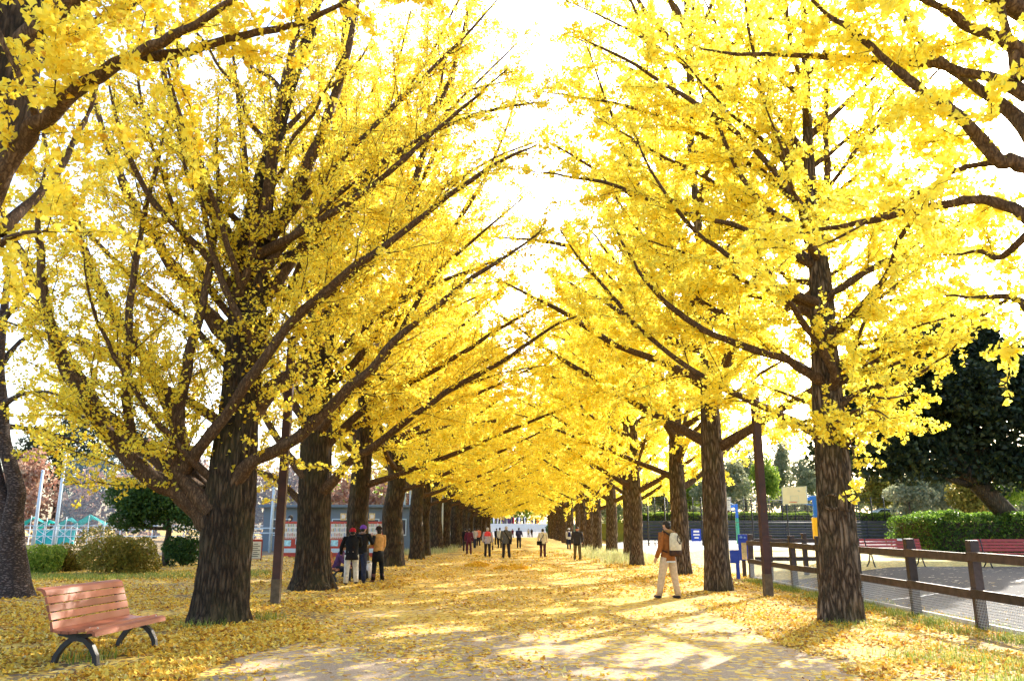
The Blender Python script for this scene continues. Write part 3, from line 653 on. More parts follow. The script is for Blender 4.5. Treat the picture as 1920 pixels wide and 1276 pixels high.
for (xa, ya, xb, yb) in ((8.6, 19.2, 40, 24.5), (13, 51, 13, 84), (13, 60, 40, 60)):
    n = 12; V = []; Q = []; d = Vector((xb-xa, yb-ya, 0)).normalized(); pz = Vector((-d.y, d.x, 0))*.04
    for k in range(n+1):
        t = (k/n)**1.6; x = xa+(xb-xa)*t; y = ya+(yb-ya)*t; z = rise(x)+.014
        V += [(x+pz.x, y+pz.y, z), (x-pz.x, y-pz.y, z)]
        if k: Q.append((2*k-2, 2*k-1, 2*k+1, 2*k))
    tag(link('court_line', npmesh('court_line', V, [Q], M['white'])), kind='structure')
# raised bank behind the court
M['bankgrass'] = mat('bank grass', (.16, .2, .05), .9, .1, noise=.4, nscale=1.5)
grid_sheet('playing_field', [-200, -60, -15.5], [44, 80, 150], lambda x, y: .006, M['fielddirt'])
bk = MB(); bk.box((70, 150.4, 1.2), (116, 130, 2.2)); tag(bk.build('bank', M['bankgrass']), kind='structure')
# far end of the avenue: grey slope, white terrace wall
sl = MB(); sl.prism([(-14, 150, .003), (14, 150, .003), (14, 172, .9), (-14, 172, .9)], (0, 0, -1.0)); tag(sl.build('paved_slope', M['greystone']), kind='structure')
tr_ = MB(); [tr_.box((0, 172.3+.75*k+8, .44+.0875*k), (30, 16, .895+.175*k)) for k in range(11)]; tag(tr_.build('stone_terrace', M['stone'], None), 'white stone terrace wall closing the far end of the avenue', 'terrace', kind='structure')

# ------------------------------------------------------------------ fallen leaves, grass
M['fallen'] = leafmat('fallen leaf', [(0, (.22, .09, .03)), (.08, (.40, .18, .03)), (.2, (.66, .37, .035)), (.55, (.72, .48, .06)), (.87, (.74, .56, .11)), (1, (.66, .57, .25))], .18, .75, .15, 1.0)
M['grass'] = leafmat('grass blade', [(0, (.10, .17, .02)), (.5, (.2, .27, .04)), (1, (.42, .4, .12))], .4, .6, .2, 1.0)
M['palegrass'] = leafmat('pale grass', [(0, (.25, .3, .09)), (.6, (.45, .46, .2)), (1, (.62, .6, .36))], .45, .6, .2, 1.0)
rg = np.random.default_rng(77)
def flat_leaves(name, N, xr, yr, z, size, keep=None, mt='fallen'):
    u = rg.uniform(0, 1, N); a = -0.7
    y = (yr[0]**a+(yr[1]**a-yr[0]**a)*u)**(1/a); x = rg.uniform(0, 1, N)
    x = xr[0](y)+(xr[1](y)-xr[0](y))*x
    k = np.ones(N, bool) if keep is None else keep(x, y)
    x, y = x[k], y[k]; N = len(x)
    P = np.stack([x, y, np.full(N, z)+rg.uniform(.002, .022, N)], 1)
    ang = rg.uniform(0, 6.283, N); ax = np.stack([np.cos(ang), np.sin(ang), rg.normal(scale=.22, size=N)], 1)
    sz = size*rg.uniform(.7, 1.25, N)*(1+np.clip((y-14)/40, 0, .9))
    V, F = leaves(P, ax, sz, rg, fold=.3, flat=.93)
    V[:, 2] = np.maximum(V[:, 2], z+.003)
    return tag(link(name, npmesh(name, V, [F], M[mt])), kind='stuff')
def nz(x, y, s): return np.sin(x*s+1.3*np.sin(y*s*.7))*np.sin(y*s*1.1+1.7*np.sin(x*s*.6+1))
c0 = lambda v: (lambda y: np.full_like(y, v))
flat_leaves('fallen_leaves', 74000, (lambda y: -.66*y-1.0, lambda y: -3.35+.3*np.sin(y*1.1)), (8.3, 48), .002, .066, lambda x, y: (nz(x, y, 1.1)+.5*nz(x+3, y, 2.7) > rg.uniform(-.95, .35, len(x))))
flat_leaves('fallen_leaves', 36000, (c0(3.75), c0(8.1)), (8.3, 44), .002, .062, lambda x, y: (nz(x, y, 1.3)+.5*nz(x+3, y, 3.1) > rg.uniform(-.95, .5, len(x))))
flat_leaves('fallen_leaves', 34000, (c0(-3.4), c0(4.1)), (8.3, 60), .006, .06, lambda x, y: (nz(x, y, .8)+np.clip((y-12)/9, -.15, .75)-.35*np.clip((x-2)/2, 0, 1) > rg.uniform(-.3, 1.6, len(x))))
flat_leaves('fallen_leaves', 2500, (c0(8.2), c0(19)), (9, 26), .02, .055, lambda x, y: x < 8.6)
def blades(name, N, centers, hh, m, lean=.35, wd=.006, zf=None):
    """centers: (x, y, spread)"""
    c = np.array(centers, float); i = rg.integers(0, len(c), N)
    x = c[i, 0]+rg.normal(size=N)*c[i, 2]; y = c[i, 1]+rg.normal(size=N)*c[i, 2]
    z = np.array([zf(a) for a in x]) if zf else np.zeros(N)
    h = hh*rg.uniform(.45, 1.15, N); a = rg.uniform(0, 6.283, N); d = np.stack([np.cos(a), np.sin(a), np.zeros(N)], 1); s = np.stack([-np.sin(a), np.cos(a), np.zeros(N)], 1)*wd*rg.uniform(.7, 1.4, (N, 1))
    b = np.stack([x, y, z], 1); l = rg.uniform(.1, 1, (N, 1))*lean
    m1 = b+d*l*h[:, None]*.4; m1[:, 2] += h*.6; tp = b+d*l*h[:, None]*1.2; tp[:, 2] += h*(1-.3*l[:, 0])
    V = np.stack([b-s, b+s, m1+s*.7, m1-s*.7, tp], 1).reshape(-1, 3); k = 5*np.arange(N)
    return tag(link(name, npmesh(name, V, [np.stack([k, k+1, k+2, k+3], 1), np.stack([k+3, k+2, k+4], 1)], m)), kind='stuff')
cs = [(7.3+rg.normal()*.25, y, .18) for y in np.linspace(9, 26, 40)]+[(rg.uniform(5, 7.3), rg.uniform(8.5, 11.5), .3) for _ in range(16)]+[(6.2, 14.3, .3), (5.6, 14.2, .25)]
blades('grass', 9000, cs, .13, M['grass'], .8, .005)
cs = [(rg.uniform(-13, -9), rg.uniform(27, 31), .5) for _ in range(20)]+[(rg.uniform(-18, -13), rg.uniform(26.5, 28.5), .5) for _ in range(30)]+[(-4.6, 15.2, .25), (-5.2, 14.0, .2), (-5.3, 10.6, .2)]
blades('grass', 6000, cs, .16, M['grass'], .8, .007)
cs = [(rg.uniform(4.0, 7.2), rg.uniform(37.5, 52), .3) for _ in range(40)]+[(rg.uniform(4.6, 5.6), rg.uniform(36.5, 60), .3) for _ in range(20)]
blades('tall_grass', 3200, cs, .55, M['palegrass'], 1.0, .008)
cs = [(rg.uniform(-7.5, -4.6), rg.uniform(52, 70), .35) for _ in range(40)]
blades('tall_grass', 2600, cs, .45, M['palegrass'], 1.0, .009)
def leaf_pile(p, r, label):
    N = 380; a = rg.uniform(0, 6.28, N); q = np.sqrt(rg.uniform(0, 1, N)); P = np.stack([r[0]*q*np.cos(a), r[1]*q*np.sin(a), r[2]*(1-q**1.5)*rg.uniform(.6, 1, N)+.01], 1)
    V, F = leaves(P, rg.normal(size=(N, 3)), rg.uniform(.07, .11, N), rg, flat=.5); V[:, 2] = np.maximum(V[:, 2], .006)
    o = link('leaf_pile', npmesh('leaf_pile', V, [F], M['pile'])); o.location = p; return tag(o, label, 'leaf pile', 'raked heaps of leaves on the path')
M['pile'] = leafmat('heaped leaf', [(0, (.55, .28, .02)), (.5, (.72, .43, .03)), (1, (.75, .52, .06))], .2, .7, .15, 1.0)
leaf_pile(gnd(895, 1061), (.55, .8, .16), 'small heap of orange leaves on the path, the left one of two')
leaf_pile(gnd(962, 1066), (.8, .8, .15), 'wider heap of orange leaves on the path below the man in the grey suit')

# ------------------------------------------------------------------ shrubs, hedges, other trees
def blob(c, r, N, size, seed, lumps=9, flat=0.2, shell=.45):
    """leaf positions in a lumpy mass of radii r"""
    g = np.random.default_rng(seed); c = np.array(c, float); r = np.array(r, float)
    lc = unit(g.normal(size=(lumps, 3)))*g.uniform(.3, .75, (lumps, 1)); lr = g.uniform(.38, .6, lumps)
    i = g.integers(0, lumps, N); d = unit(g.normal(size=(N, 3))); q = g.uniform(shell, 1, (N, 1))**.6
    P = lc[i]+d*lr[i][:, None]*q
    P = P*r+c; ax = unit(d+g.normal(size=(N, 3))*.7)
    return P, ax, size*g.uniform(.7, 1.25, N), g
GREEN = [(0, (.02, .055, .012)), (.5, (.04, .095, .02)), (1, (.08, .15, .03))]
M['dark'] = leafmat('dark evergreen leaf', [(0, (.010, .020, .010)), (.6, (.02, .035, .015)), (1, (.045, .07, .03))], .15, .5, .35, 1.0)
M['green'] = leafmat('green leaf', GREEN, .4, .5, .3, 1.0)
M['olive'] = leafmat('olive leaf', [(0, (.13, .10, .015)), (.4, (.2, .19, .03)), (.8, (.3, .27, .05)), (1, (.36, .22, .04))], .4, .6, .2, 1.0)
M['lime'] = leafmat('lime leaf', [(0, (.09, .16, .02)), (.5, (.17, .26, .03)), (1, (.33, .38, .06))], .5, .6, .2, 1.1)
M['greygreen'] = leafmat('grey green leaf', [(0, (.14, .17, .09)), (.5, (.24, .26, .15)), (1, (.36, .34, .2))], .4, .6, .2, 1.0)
M['russet'] = leafmat('russet leaf', [(0, (.26, .12, .08)), (.5, (.42, .25, .18)), (1, (.5, .38, .27))], .3, .7, .2, 1.0)
M['hedge'] = leafmat('hedge leaf', [(0, (.03, .07, .01)), (.5, (.065, .13, .016)), (1, (.16, .25, .03))], .5, .45, .35, 1.2)
M['brownbark'] = barkmat('brown bark', (.03, .02, .014), (.07, .05, .035), (.14, .1, .07), moss=.2)
def shrub(name, p, r, N, size, m, seed, label, cat='bush', lumps=10, group=None, z0=.55, stems=7):
    root = empty(name, p); tag(root, label, cat, group)
    P, ax, sz, g = blob((0, 0, r[2]*z0), r, N, size, seed, lumps); k = P[:, 2] > .03; P, ax, sz = P[k], ax[k], sz[k]
    V, F = leaves(P, ax, sz, g); tag(link('foliage', npmesh('foliage', V, [F], m), root), kind='stuff')
    s = MB()
    for k in range(stems):
        a = g.uniform(0, 6.28); e = Vector((math.cos(a)*r[0]*.6, math.sin(a)*r[1]*.6, r[2]*g.uniform(.7, 1.2))); s.tube([(0, 0, -.05), e*.5+Vector((0, 0, .1)), e], [.03, .02, .008], 5)
    s.build('stem', M['brownbark'], root)
    return root
def tree(name, p, tpts, trad, blobs, N, size, m, seed, label, group=None, bark='brownbark', lumps=9, branches=True):
    root = empty(name, p); tag(root, label, 'tree', group)
    T = MB(); T.tube(*(lambda a: ([Vector(q) for q in a[0]], list(a[1])))(smooth_line(tpts, trad, 4)), n=10); T.build('trunk', M[bark], root)
    tot = sum(b[1][0]*b[1][1]*b[1][2] for b in blobs); Vs = []; Fs = []; o = 0; B = MB()
    for k, (c, r) in enumerate(blobs):
        n = max(50, int(N*r[0]*r[1]*r[2]/tot)); P, ax, sz, g = blob(c, r, n, size, seed+k, lumps); V, F = leaves(P, ax, sz, g); Vs.append(V); Fs.append(F+o); o += len(V)
        st = Vector(tpts[min(len(tpts)-1, len(tpts)//2+k % 2)]); e = Vector(c); B.tube([st, (st+e)/2+Vector((0, 0, -.2)), e], [trad[-1]*1.2+.03, trad[-1]+.02, .015], 6)
    tag(link('crown', npmesh('crown', np.concatenate(Vs), [np.concatenate(Fs)], m), root), kind='stuff')
    if branches: B.build('branches', M[bark], root)
    else: B.b.free()
    return root
shrub('round_bush', gnd(222, 1074), (1.45, 1.2, 1.1), 11000, .075, M['olive'], 41, 'rounded olive yellow bush on the grass behind the slatted bench')
g_ = 'low shrubs behind the left bench'
shrub('low_shrub', gnd(75, 1074), (.95, .8, .75), 5000, .07, M['lime'], 42, 'low lime green shrub next to the dark leaning trunk at the left edge', group=g_)
shrub('low_shrub', gnd(125, 1070), (.9, .8, .72), 5000, .07, M['olive'], 43, 'low yellowish shrub between the lime shrub and the rounded olive bush', group=g_)
shrub('green_bush', gnd(345, 1060), (1.0, .8, .95), 5000, .09, M['green'], 44, 'dark green bush half hidden behind the broad left ginkgo')
tree('evergreen_tree', gnd(310, 1060), [(0, 0, -.05), (-.05, 0, .8), (0, 0, 1.6), (-.3, 0, 2.6)], [.17, .14, .12, .05],
     [((-.9, 0, 2.9), (1.9, 1.5, 1.3)), ((.4, .2, 2.4), (1.7, 1.4, .9)), ((-1.7, .1, 2.0), (1.1, 1.0, .7))], 16000, .11, M['green'], 50, 'small broad green tree behind the rounded bush')
# dark leaning tree on the far right and the clipped hedges
p = Vector((21.9, 35.5, RZ))
tree('dark_evergreen_tree', p, [(0.3, 0, -.1), (-.3, 0, 1.3), (-1.6, 0, 2.9), (-2.8, .2, 4.4), (-3.6, .2, 6.5)], [.55, .45, .38, .3, .12],
     [((-3.6, 0, 6.6), (3.2, 3, 2.9)), ((.6, .3, 6.4), (3.4, 3, 3.0)), ((-5.2, .2, 4.4), (2.1, 2.0, 1.7)), ((3.5, 0, 5.2), (3, 3, 2.4)), ((-1.2, .4, 8.4), (2.9, 2.6, 1.8)), ((-7.2, .5, 4.4), (1.5, 1.4, 1.2)), ((-.8, 0, 4.1), (2.4, 2.0, 1.2)), ((2.4, 0, 8.0), (3, 3, 2)), ((-5.6, .4, 7.4), (2.4, 2.4, 2.0)), ((-2.6, .4, 9.4), (2.8, 2.6, 1.8))],
     76000, .22, M['dark'], 60, 'broad dark evergreen tree leaning over the hedge on the right', lumps=12)
def hedge(name, x0, x1, y0, y1, z0, z1, N, size, m, seed, label, group=None):
    root = empty(name, ((x0+x1)/2, (y0+y1)/2, z0)); tag(root, label, 'hedge', group); g = np.random.default_rng(seed)
    a, b, h = (x1-x0)/2, (y1-y0)/2, z1-z0
    P = g.uniform(-1, 1, (N, 3)); ax_ = g.integers(0, 5, N); s = np.sign(P); dpt = g.uniform(.86, 1.04, N)
    P[ax_ == 0, 1] = -dpt[ax_ == 0]; P[ax_ == 1, 0] = (s[:, 0]*dpt)[ax_ == 1]; P[ax_ >= 2, 2] = dpt[ax_ >= 2]
    rr = np.maximum(0, np.abs(P[:, 0])-.93)+np.maximum(0, np.abs(P[:, 1])-.85); 
    Q = np.stack([P[:, 0]*a, P[:, 1]*b, (P[:, 2]*.5+.5)*h*(1+.05*np.sin(P[:, 0]*a*2.1)+.04*np.sin(P[:, 0]*a*5+1))-rr*h*.8], 1); Q[:, 2] = np.maximum(Q[:, 2], .02)
    V, F = leaves(Q, g.normal(size=(N, 3))+np.array([0, 0, .3]), size*g.uniform(.7, 1.3, N), g); tag(link('foliage', npmesh('foliage', V, [F], m), root), kind='stuff')
    c = MB(); c.box((0, 0, h*.42), (a*1.86, b*1.7, h*.82)); c.build('inner_twigs', M['brownbark'], root); return root
hedge('clipped_hedge', 17.2, 24.5, 34.2, 38.2, RZ, 2.15, 22000, .09, M['hedge'], 71, 'clipped green hedge behind the two red benches', None)
g_ = 'shrub hedges along the top of the bank'
hedge('bank_hedge', 12.5, 40.5, 86.2, 87.6, 2.3, 3.1, 9000, .2, M['lime'], 72, 'long bright green hedge on the bank behind the basketball hoops', g_)
def bgtree(px, Y, ztop, w, m, seed, label, group, zb=0.0, trunk_h=None, N=5000, size=.28, dark=False):
    x = at(px, 900, Y).x; th = trunk_h or (ztop-zb)*.35; H = ztop-zb; r = random.Random(seed)
    bl = [((r.uniform(-.3, .3)*w, r.uniform(-.3, .3)*w, th+(H-th)*f), (w*q, w*q, (H-th)*.33)) for f, q in ((.25, .8), (.5, 1.0), (.78, .7))]
    return tree('background_tree' if not dark else 'conifer', (x, Y, zb), [(0, 0, -.1), (.05, 0, H*.3), (-.05, 0, H*.6), (0, 0, H*.9)], [.022*H, .017*H, .012*H, .004*H], bl, N, size, m, seed, label, group)
g_ = 'pale trees beyond the basketball court'
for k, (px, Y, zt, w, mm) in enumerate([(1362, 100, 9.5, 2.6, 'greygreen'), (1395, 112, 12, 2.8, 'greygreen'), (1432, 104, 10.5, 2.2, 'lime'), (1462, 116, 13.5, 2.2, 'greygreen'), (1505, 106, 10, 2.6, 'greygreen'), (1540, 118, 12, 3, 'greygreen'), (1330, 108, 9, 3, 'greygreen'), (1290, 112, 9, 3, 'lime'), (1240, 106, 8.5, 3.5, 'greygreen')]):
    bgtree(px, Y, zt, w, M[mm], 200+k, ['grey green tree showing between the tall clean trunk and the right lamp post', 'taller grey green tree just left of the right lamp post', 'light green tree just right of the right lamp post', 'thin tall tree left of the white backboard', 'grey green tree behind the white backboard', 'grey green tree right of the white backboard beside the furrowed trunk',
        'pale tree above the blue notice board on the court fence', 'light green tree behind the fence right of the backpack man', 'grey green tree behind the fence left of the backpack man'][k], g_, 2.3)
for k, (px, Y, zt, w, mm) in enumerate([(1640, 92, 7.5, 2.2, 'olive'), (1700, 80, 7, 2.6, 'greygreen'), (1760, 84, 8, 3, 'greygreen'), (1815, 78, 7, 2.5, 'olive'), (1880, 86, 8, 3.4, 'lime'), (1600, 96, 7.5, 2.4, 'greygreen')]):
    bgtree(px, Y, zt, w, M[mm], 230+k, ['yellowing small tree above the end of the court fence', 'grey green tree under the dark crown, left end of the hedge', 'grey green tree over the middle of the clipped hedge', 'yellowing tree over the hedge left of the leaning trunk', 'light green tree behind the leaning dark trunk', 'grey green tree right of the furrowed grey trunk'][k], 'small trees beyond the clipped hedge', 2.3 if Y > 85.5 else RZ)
# left: conifers and russet wood beyond the playing field
g_ = 'dark conifers above the russet wood'
for k, (px, Y, zt, w) in enumerate([(40, 128, 16, 4), (110, 135, 23, 4.2), (165, 130, 19, 4), (235, 138, 21, 4.5), (300, 132, 17, 4)]):
    bgtree(px, Y, zt, w, M['dark'], 260+k, ['conifer at the left edge above the russet wood', 'tallest dark conifer above the two pale poles', 'dark conifer right of the taller pale pole', 'dark conifer above the small broad green tree', 'lower dark conifer behind the limbs of the broad ginkgo'][k], g_, 0, trunk_h=5, N=5000, size=.4, dark=True)
Vs = []; Fs = []; o_ = 0
for k in range(16):
    P, ax, sz, g = blob((-92+k*5.2, 112+3*math.sin(k*2.1), 5.2+1.2*math.sin(k*1.7)), (4.2, 3.5, 5.8), 1500, .55, 300+k, 10); V, F = leaves(P, ax, sz, g); Vs.append(V); Fs.append(F+o_); o_ += len(V)
tag(link('russet_wood', npmesh('russet_wood', np.concatenate(Vs), [np.concatenate(Fs)], M['russet'])), 'hazy mass of russet autumn trees beyond the playing field', 'wood', kind='stuff')
Vs = []; Fs = []; o_ = 0
for k in range(14):
    P, ax, sz, g = blob((-46+k*7.0, 215+5*math.sin(k*2.1), 8+1.5*math.sin(k*1.7)), (6, 4, 7), 1500, .7, 330+k, 10); V, F = leaves(P, ax, sz, g); Vs.append(V); Fs.append(F+o_); o_ += len(V)
tag(link('far_wood', npmesh('far_wood', np.concatenate(Vs), [np.concatenate(Fs)], M['lime'])), 'far yellow green wood behind the white terrace', 'wood', kind='stuff')
Vs = []; Fs = []; o_ = 0
for k in range(14):
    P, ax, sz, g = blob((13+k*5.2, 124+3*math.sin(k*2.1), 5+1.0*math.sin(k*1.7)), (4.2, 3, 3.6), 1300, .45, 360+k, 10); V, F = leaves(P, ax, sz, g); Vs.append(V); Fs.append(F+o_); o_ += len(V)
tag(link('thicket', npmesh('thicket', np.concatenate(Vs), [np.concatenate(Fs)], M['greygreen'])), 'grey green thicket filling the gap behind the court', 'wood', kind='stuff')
shrub('avenue_bush', gnd(936, 1004), (1.5, 1.5, 1.9), 2200, .2, M['lime'], 45, 'bright green bush at the far left end of the avenue', group='bushes near the far end')
shrub('avenue_bush', gnd(1036, 1007), (1.6, 1.6, 2.2), 2200, .2, M['green'], 46, 'dark green bush at the far right end of the avenue', group='bushes near the far end')
# dark bent trunk at the left edge
p = gnd(14, 1119); Y = p.y
tpx = [at(25, 1122, Y), at(22, 1060, Y), at(20, 1010, Y), at(24, 960, Y), at(30, 920, Y), at(18, 870, Y), at(6, 820, Y), at(4, 760, Y), at(-2, 680, Y), at(10, 560, Y), at(20, 470, Y)]
tr2 = [at(18, 1010, Y), at(8, 950, Y), at(-4, 900, Y), at(-12, 860, Y), at(-20, 780, Y), at(-40, 650, Y)]
root = empty('cherry_tree', p); tag(root, 'dark bent trunk with glossy ringed bark at the left edge of the photo', 'tree')
lt = [smooth_line(rel(tpx, p), [.50, .40, .33, .26, .24, .21, .19, .17, .14, .1, .04], 5), smooth_line(rel(tr2, p), [.2, .16, .15, .14, .12, .07], 5)]
link('trunk', trunk_mesh('trunk', [Vector(q) for q in rel(tpx, p)], [.36, .32, .28, .22, .20, .18, .16, .14, .12, .09, .04], M['barkcherry'], 9, sides=40, rings=80, flare=.3, ridge=.03), root)
link('limb', limb_mesh('limb', [lt[1]], M['barkcherry'], 16), root)
cl = [limb_of(rel(zz(s, 0, 0) if False else [at(a, b_, Y+dy) for a, b_, dy in s], p), .06, .01) for s in
      ([(4, 760, 0), (40, 740, -.5), (90, 735, -1), (140, 760, -1.5)], [(-2, 690, 0), (40, 640, .5), (100, 620, 1), (150, 640, 1.5)], [(5, 600, 0), (60, 540, -.6), (110, 500, -1)], [(2, 800, 0), (50, 800, .6), (110, 815, 1.2), (170, 840, 1.8)])]
(TV, TQ), (PL, AX, sz), g = grow(cl, 19, sp2=.3, spur=.06, per=3, size=.085, droop=-.2)
link('limbs', limb_mesh('limbs', cl, M['barkcherry'], 8), root)
LV, LF = leaves(PL, AX, sz, g); tag(link('crown', npmesh('crown', np.concatenate([LV, TV]), [LF, TQ+len(LV)], [M['leafl'], M['twig']], [0, 1]), root), kind='stuff')
# ------------------------------------------------------------------ objects
M['benchwood'] = mat('red brown bench slat', (.33, .11, .058), .5, .25, noise=.12, nscale=6, bump=.12, bscale=40)
def vary(m, amt):
    t = m.node_tree; b = t.nodes['Principled BSDF']; src = b.inputs['Base Color'].links[0].from_socket
    oi = t.nodes.new('ShaderNodeObjectInfo'); mr = t.nodes.new('ShaderNodeMapRange'); mr.inputs[3].default_value = 1-amt; mr.inputs[4].default_value = 1+amt; t.links.new(oi.outputs['Random'], mr.inputs[0])
    hs = t.nodes.new('ShaderNodeHueSaturation'); t.links.new(mr.outputs[0], hs.inputs['Value']); t.links.new(src, hs.inputs['Color']); t.links.new(hs.outputs[0], b.inputs['Base Color'])
vary(M['benchwood'], .22)
M['redbench'] = mat('red bench slat', (.34, .05, .04), .5, .35, noise=.15, nscale=6)
M['iron'] = mat('black cast iron', (.022, .022, .024), .5, .4, noise=.3, nscale=12, bump=.2, bscale=60)
M['screw'] = mat('screw steel', (.6, .58, .55), .4, .5, metal=.8)
M['fencewood'] = mat('dark brown fence wood', (.055, .036, .03), .6, .3, noise=.4, nscale=7, bump=.5, bscale=35)
vary(M['fencewood'], .3)
M['wire'] = mat('galvanised wire', (.5, .5, .5), .45, .5, metal=.6)
M['pole'] = mat('rust brown painted steel', (.05, .018, .015), .5, .4, noise=.35, nscale=5, bump=.15, bscale=50)
M['polebase'] = mat('worn pole foot', (.12, .09, .06), .8, .2, noise=.4, nscale=9)
M['blue'] = mat('blue painted board', (.012, .05, .42), .45, .4, noise=.15, nscale=5)
M['bluepost'] = mat('blue hoop paint', (.02, .14, .55), .4, .4, noise=.1)
M['greenpost'] = mat('green hoop paint', (.04, .32, .2), .5, .4)
M['yellowpad'] = mat('yellow padding', (.75, .42, .02), .5, .3, noise=.1, nscale=4)
M['board'] = mat('white backboard', (.62, .64, .63), .4, .4, noise=.06, nscale=3)
M['black'] = mat('black steel', (.012, .013, .015), .5, .4)
M['slatblack'] = mat('black weathered slats', (.03, .031, .034), .55, .4, noise=.4, nscale=4)
M['red'] = mat('red paint', (.42, .05, .03), .4, .4, noise=.08)
M['paper'] = mat('off white panel', (.72, .71, .66), .6, .2, noise=.06, nscale=4)
M['palesteel'] = mat('pale blue grey steel', (.46, .56, .64), .45, .4, noise=.1)
M['turq'] = mat('turquoise tarp', (.04, .42, .40), .6, .3, noise=.2, nscale=2)
M['yellowpaper'] = mat('stained notice', (.62, .5, .25), .7, .2, noise=.4, nscale=9)

def slatted_bench(name, p, rz, label, wood, L=1.62, group=None, scale=1.0, nails=True):
    """slatted seat curling into a leaning back, on two arched iron feet; local +X is where the sitter looks, length along Y"""
    root = empty(name, p, rz); tag(root, label, 'bench', group); root.scale = (scale,)*3
    def slat(pts, n='slat'):      # closed outline in XZ extruded along Y
        m = MB(); m.prism([(x, -L/2, z) for x, z in pts], (0, L, 0)); o = m.build(n, wood, root); return o
    def seg(a, b, t=.032, rnd=None):
        a, b = Vector(a), Vector(b); d = (b-a).normalized(); n = Vector((-d.y, d.x))*t
        q = [a, b, b+n, a+n]
        return [(v.x, v.y) for v in q]
    # seat slats from the back (x=-.25) to the rolled front (x=.25)
    prof = [(-.24, .395), (-.135, .375), (-.03, .372), (.075, .382), (.18, .405)]
    for a, b in zip(prof[:-1], prof[1:]):
        A = Vector(a); B = Vector(b); d = (B-A)*.06; slat(seg(A+d, B-d))
    slat([(.186, .407), (.25, .415), (.288, .395), (.3, .345), (.268, .35), (.258, .378), (.24, .385), (.188, .375)])
    # back slats
    bp = [(-.265, .43), (-.30, .53), (-.338, .625), (-.375, .72)]
    slat([(-.25, .395), (-.262, .405), (-.285, .505), (-.255, .512), (-.232, .43)])
    for k in range(3):
        A = Vector((-.292-.034*k, .522+.093*k)); B = Vector((-.322-.034*k, .600+.093*k)); slat(seg(B, A, .03))
    slat([(-.392, .80), (-.405, .812), (-.44, .858), (-.50, .872), (-.505, .895), (-.44, .895), (-.392, .872), (-.362, .81)])
    for s in (-1, 1):
        y = s*(L/2-.16); leg = MB()
        arch = [(-.30, 0), (-.27, .12), (-.20, .23), (-.10, .315), (0, .335), (.10, .315), (.20, .235), (.265, .12), (.29, 0)]
        ol = arch+[(x*.80, z*.9-.012) for x, z in arch[::-1][1:-1]]
        ol = arch+[(.235, 0), (.215, .1), (.16, .19), (.08, .262), (0, .28), (-.08, .262), (-.16, .19), (-.22, .1), (-.245, 0)]
        leg.prism([(x, y-.035, z) for x, z in ol], (0, .07, 0))
        leg.build('leg', M['iron'], root)
        br = MB(); br.prism([(x, y-.02, z) for x, z in [(-.255, .385), (-.14, .358), (.08, .362), (.2, .39), (.25, .375), (.24, .345), (.1, .318), (-.1, .312), (-.24, .34), (-.30, .42), (-.36, .60), (-.43, .82), (-.40, .80), (-.33, .60), (-.275, .43)]], (0, .04, 0))
        br.build('bracket', M['iron'], root)
        if nails:
            q = MB()
            for k in range(4):
                c = (-.268-.034*k+.012, y, .565-.093+.093*k); q.ball(c, .011, 1)
            for x in (-.19, -.08, .02, .13, .23): q.ball((x, y, .40 if x < .1 else .425), .011, 1)
            q.build('screw', M['screw'], root)
    return root
bc = (gnd(115, 1245)+gnd(195, 1245)+gnd(283, 1215)+gnd(205, 1215))/4
b1 = slatted_bench('park_bench', (bc.x, bc.y, 0), rad(-3), 'red brown slatted bench on leaf covered grass at lower left', M['benchwood'], 1.75, 'curved slatted benches under the left trees')
b2 = copy_tree(b1); b2.location = (-5.72, 25.9, 0); b2.rotation_euler = (0, 0, rad(-4)); b2['label'] = 'red brown slatted bench partly hidden by the mossy trunk, seated person on it'

# lamp posts without visible heads
def lamp_post(p, h, w, label):
    root = empty('lamp_post', p, rad(4)); tag(root, label, 'lamp post', 'brown steel posts beside the path')
    m = MB(); m.box((0, 0, h/2+.35), (w, w, h-.3), bev=.012); m.build('shaft', M['pole'], root)
    m = MB(); m.box((0, 0, .22), (w+.012, w+.012, .6), bev=.01); m.build('foot', M['polebase'], root)
    m = MB(); m.box((0, 0, h+.22), (w*1.2, w*1.2, .05), bev=.01); m.build('cap', M['pole'], root)
    return root
lamp_post(gnd(516, 1131), 5.75, .185, 'square brown steel post left of the mossy trunk')
lamp_post(gnd(1441, 1117), 5.0, .185, 'square brown steel post by the rail fence on the right')

# rail fence
root = empty('rail_fence', (7.55, 13.7, 0)); tag(root, 'dark brown wooden rail fence with wire mesh along its foot', 'fence')
def fx(y): return 7.55+.012*(y-13.7)
def wl(x, y, z): return (x-7.55, y-13.7, z)
FY = [6.6, 9.0, 11.35, 13.7, 15.95, 18.6, 20.9, 23.0, 25.2, 27.3]
for k, y in enumerate(FY):
    if k == 0: continue
    m = MB(); m.box(wl(fx(y), y, .66), (.15, .15, 1.5), Matrix.Rotation(rad(rg.uniform(-3, 3)), 3, 'Z') @ Matrix.Rotation(rad(rg.uniform(-1.2, 1.2)), 3, 'Y'), bev=.012); m.build('post', M['fencewood'], root)
for a, b in zip(FY[:-1], FY[1:]):
    for z in (1.14, .56):
        m = MB(); j = rg.uniform(-.012, .012)
        m.bar(wl(fx(a)-.105, a+.004, z+j), wl(fx(b)-.105, b-.004, z-j), .05, .145, bev=.008); m.build('rail', M['fencewood'], root)
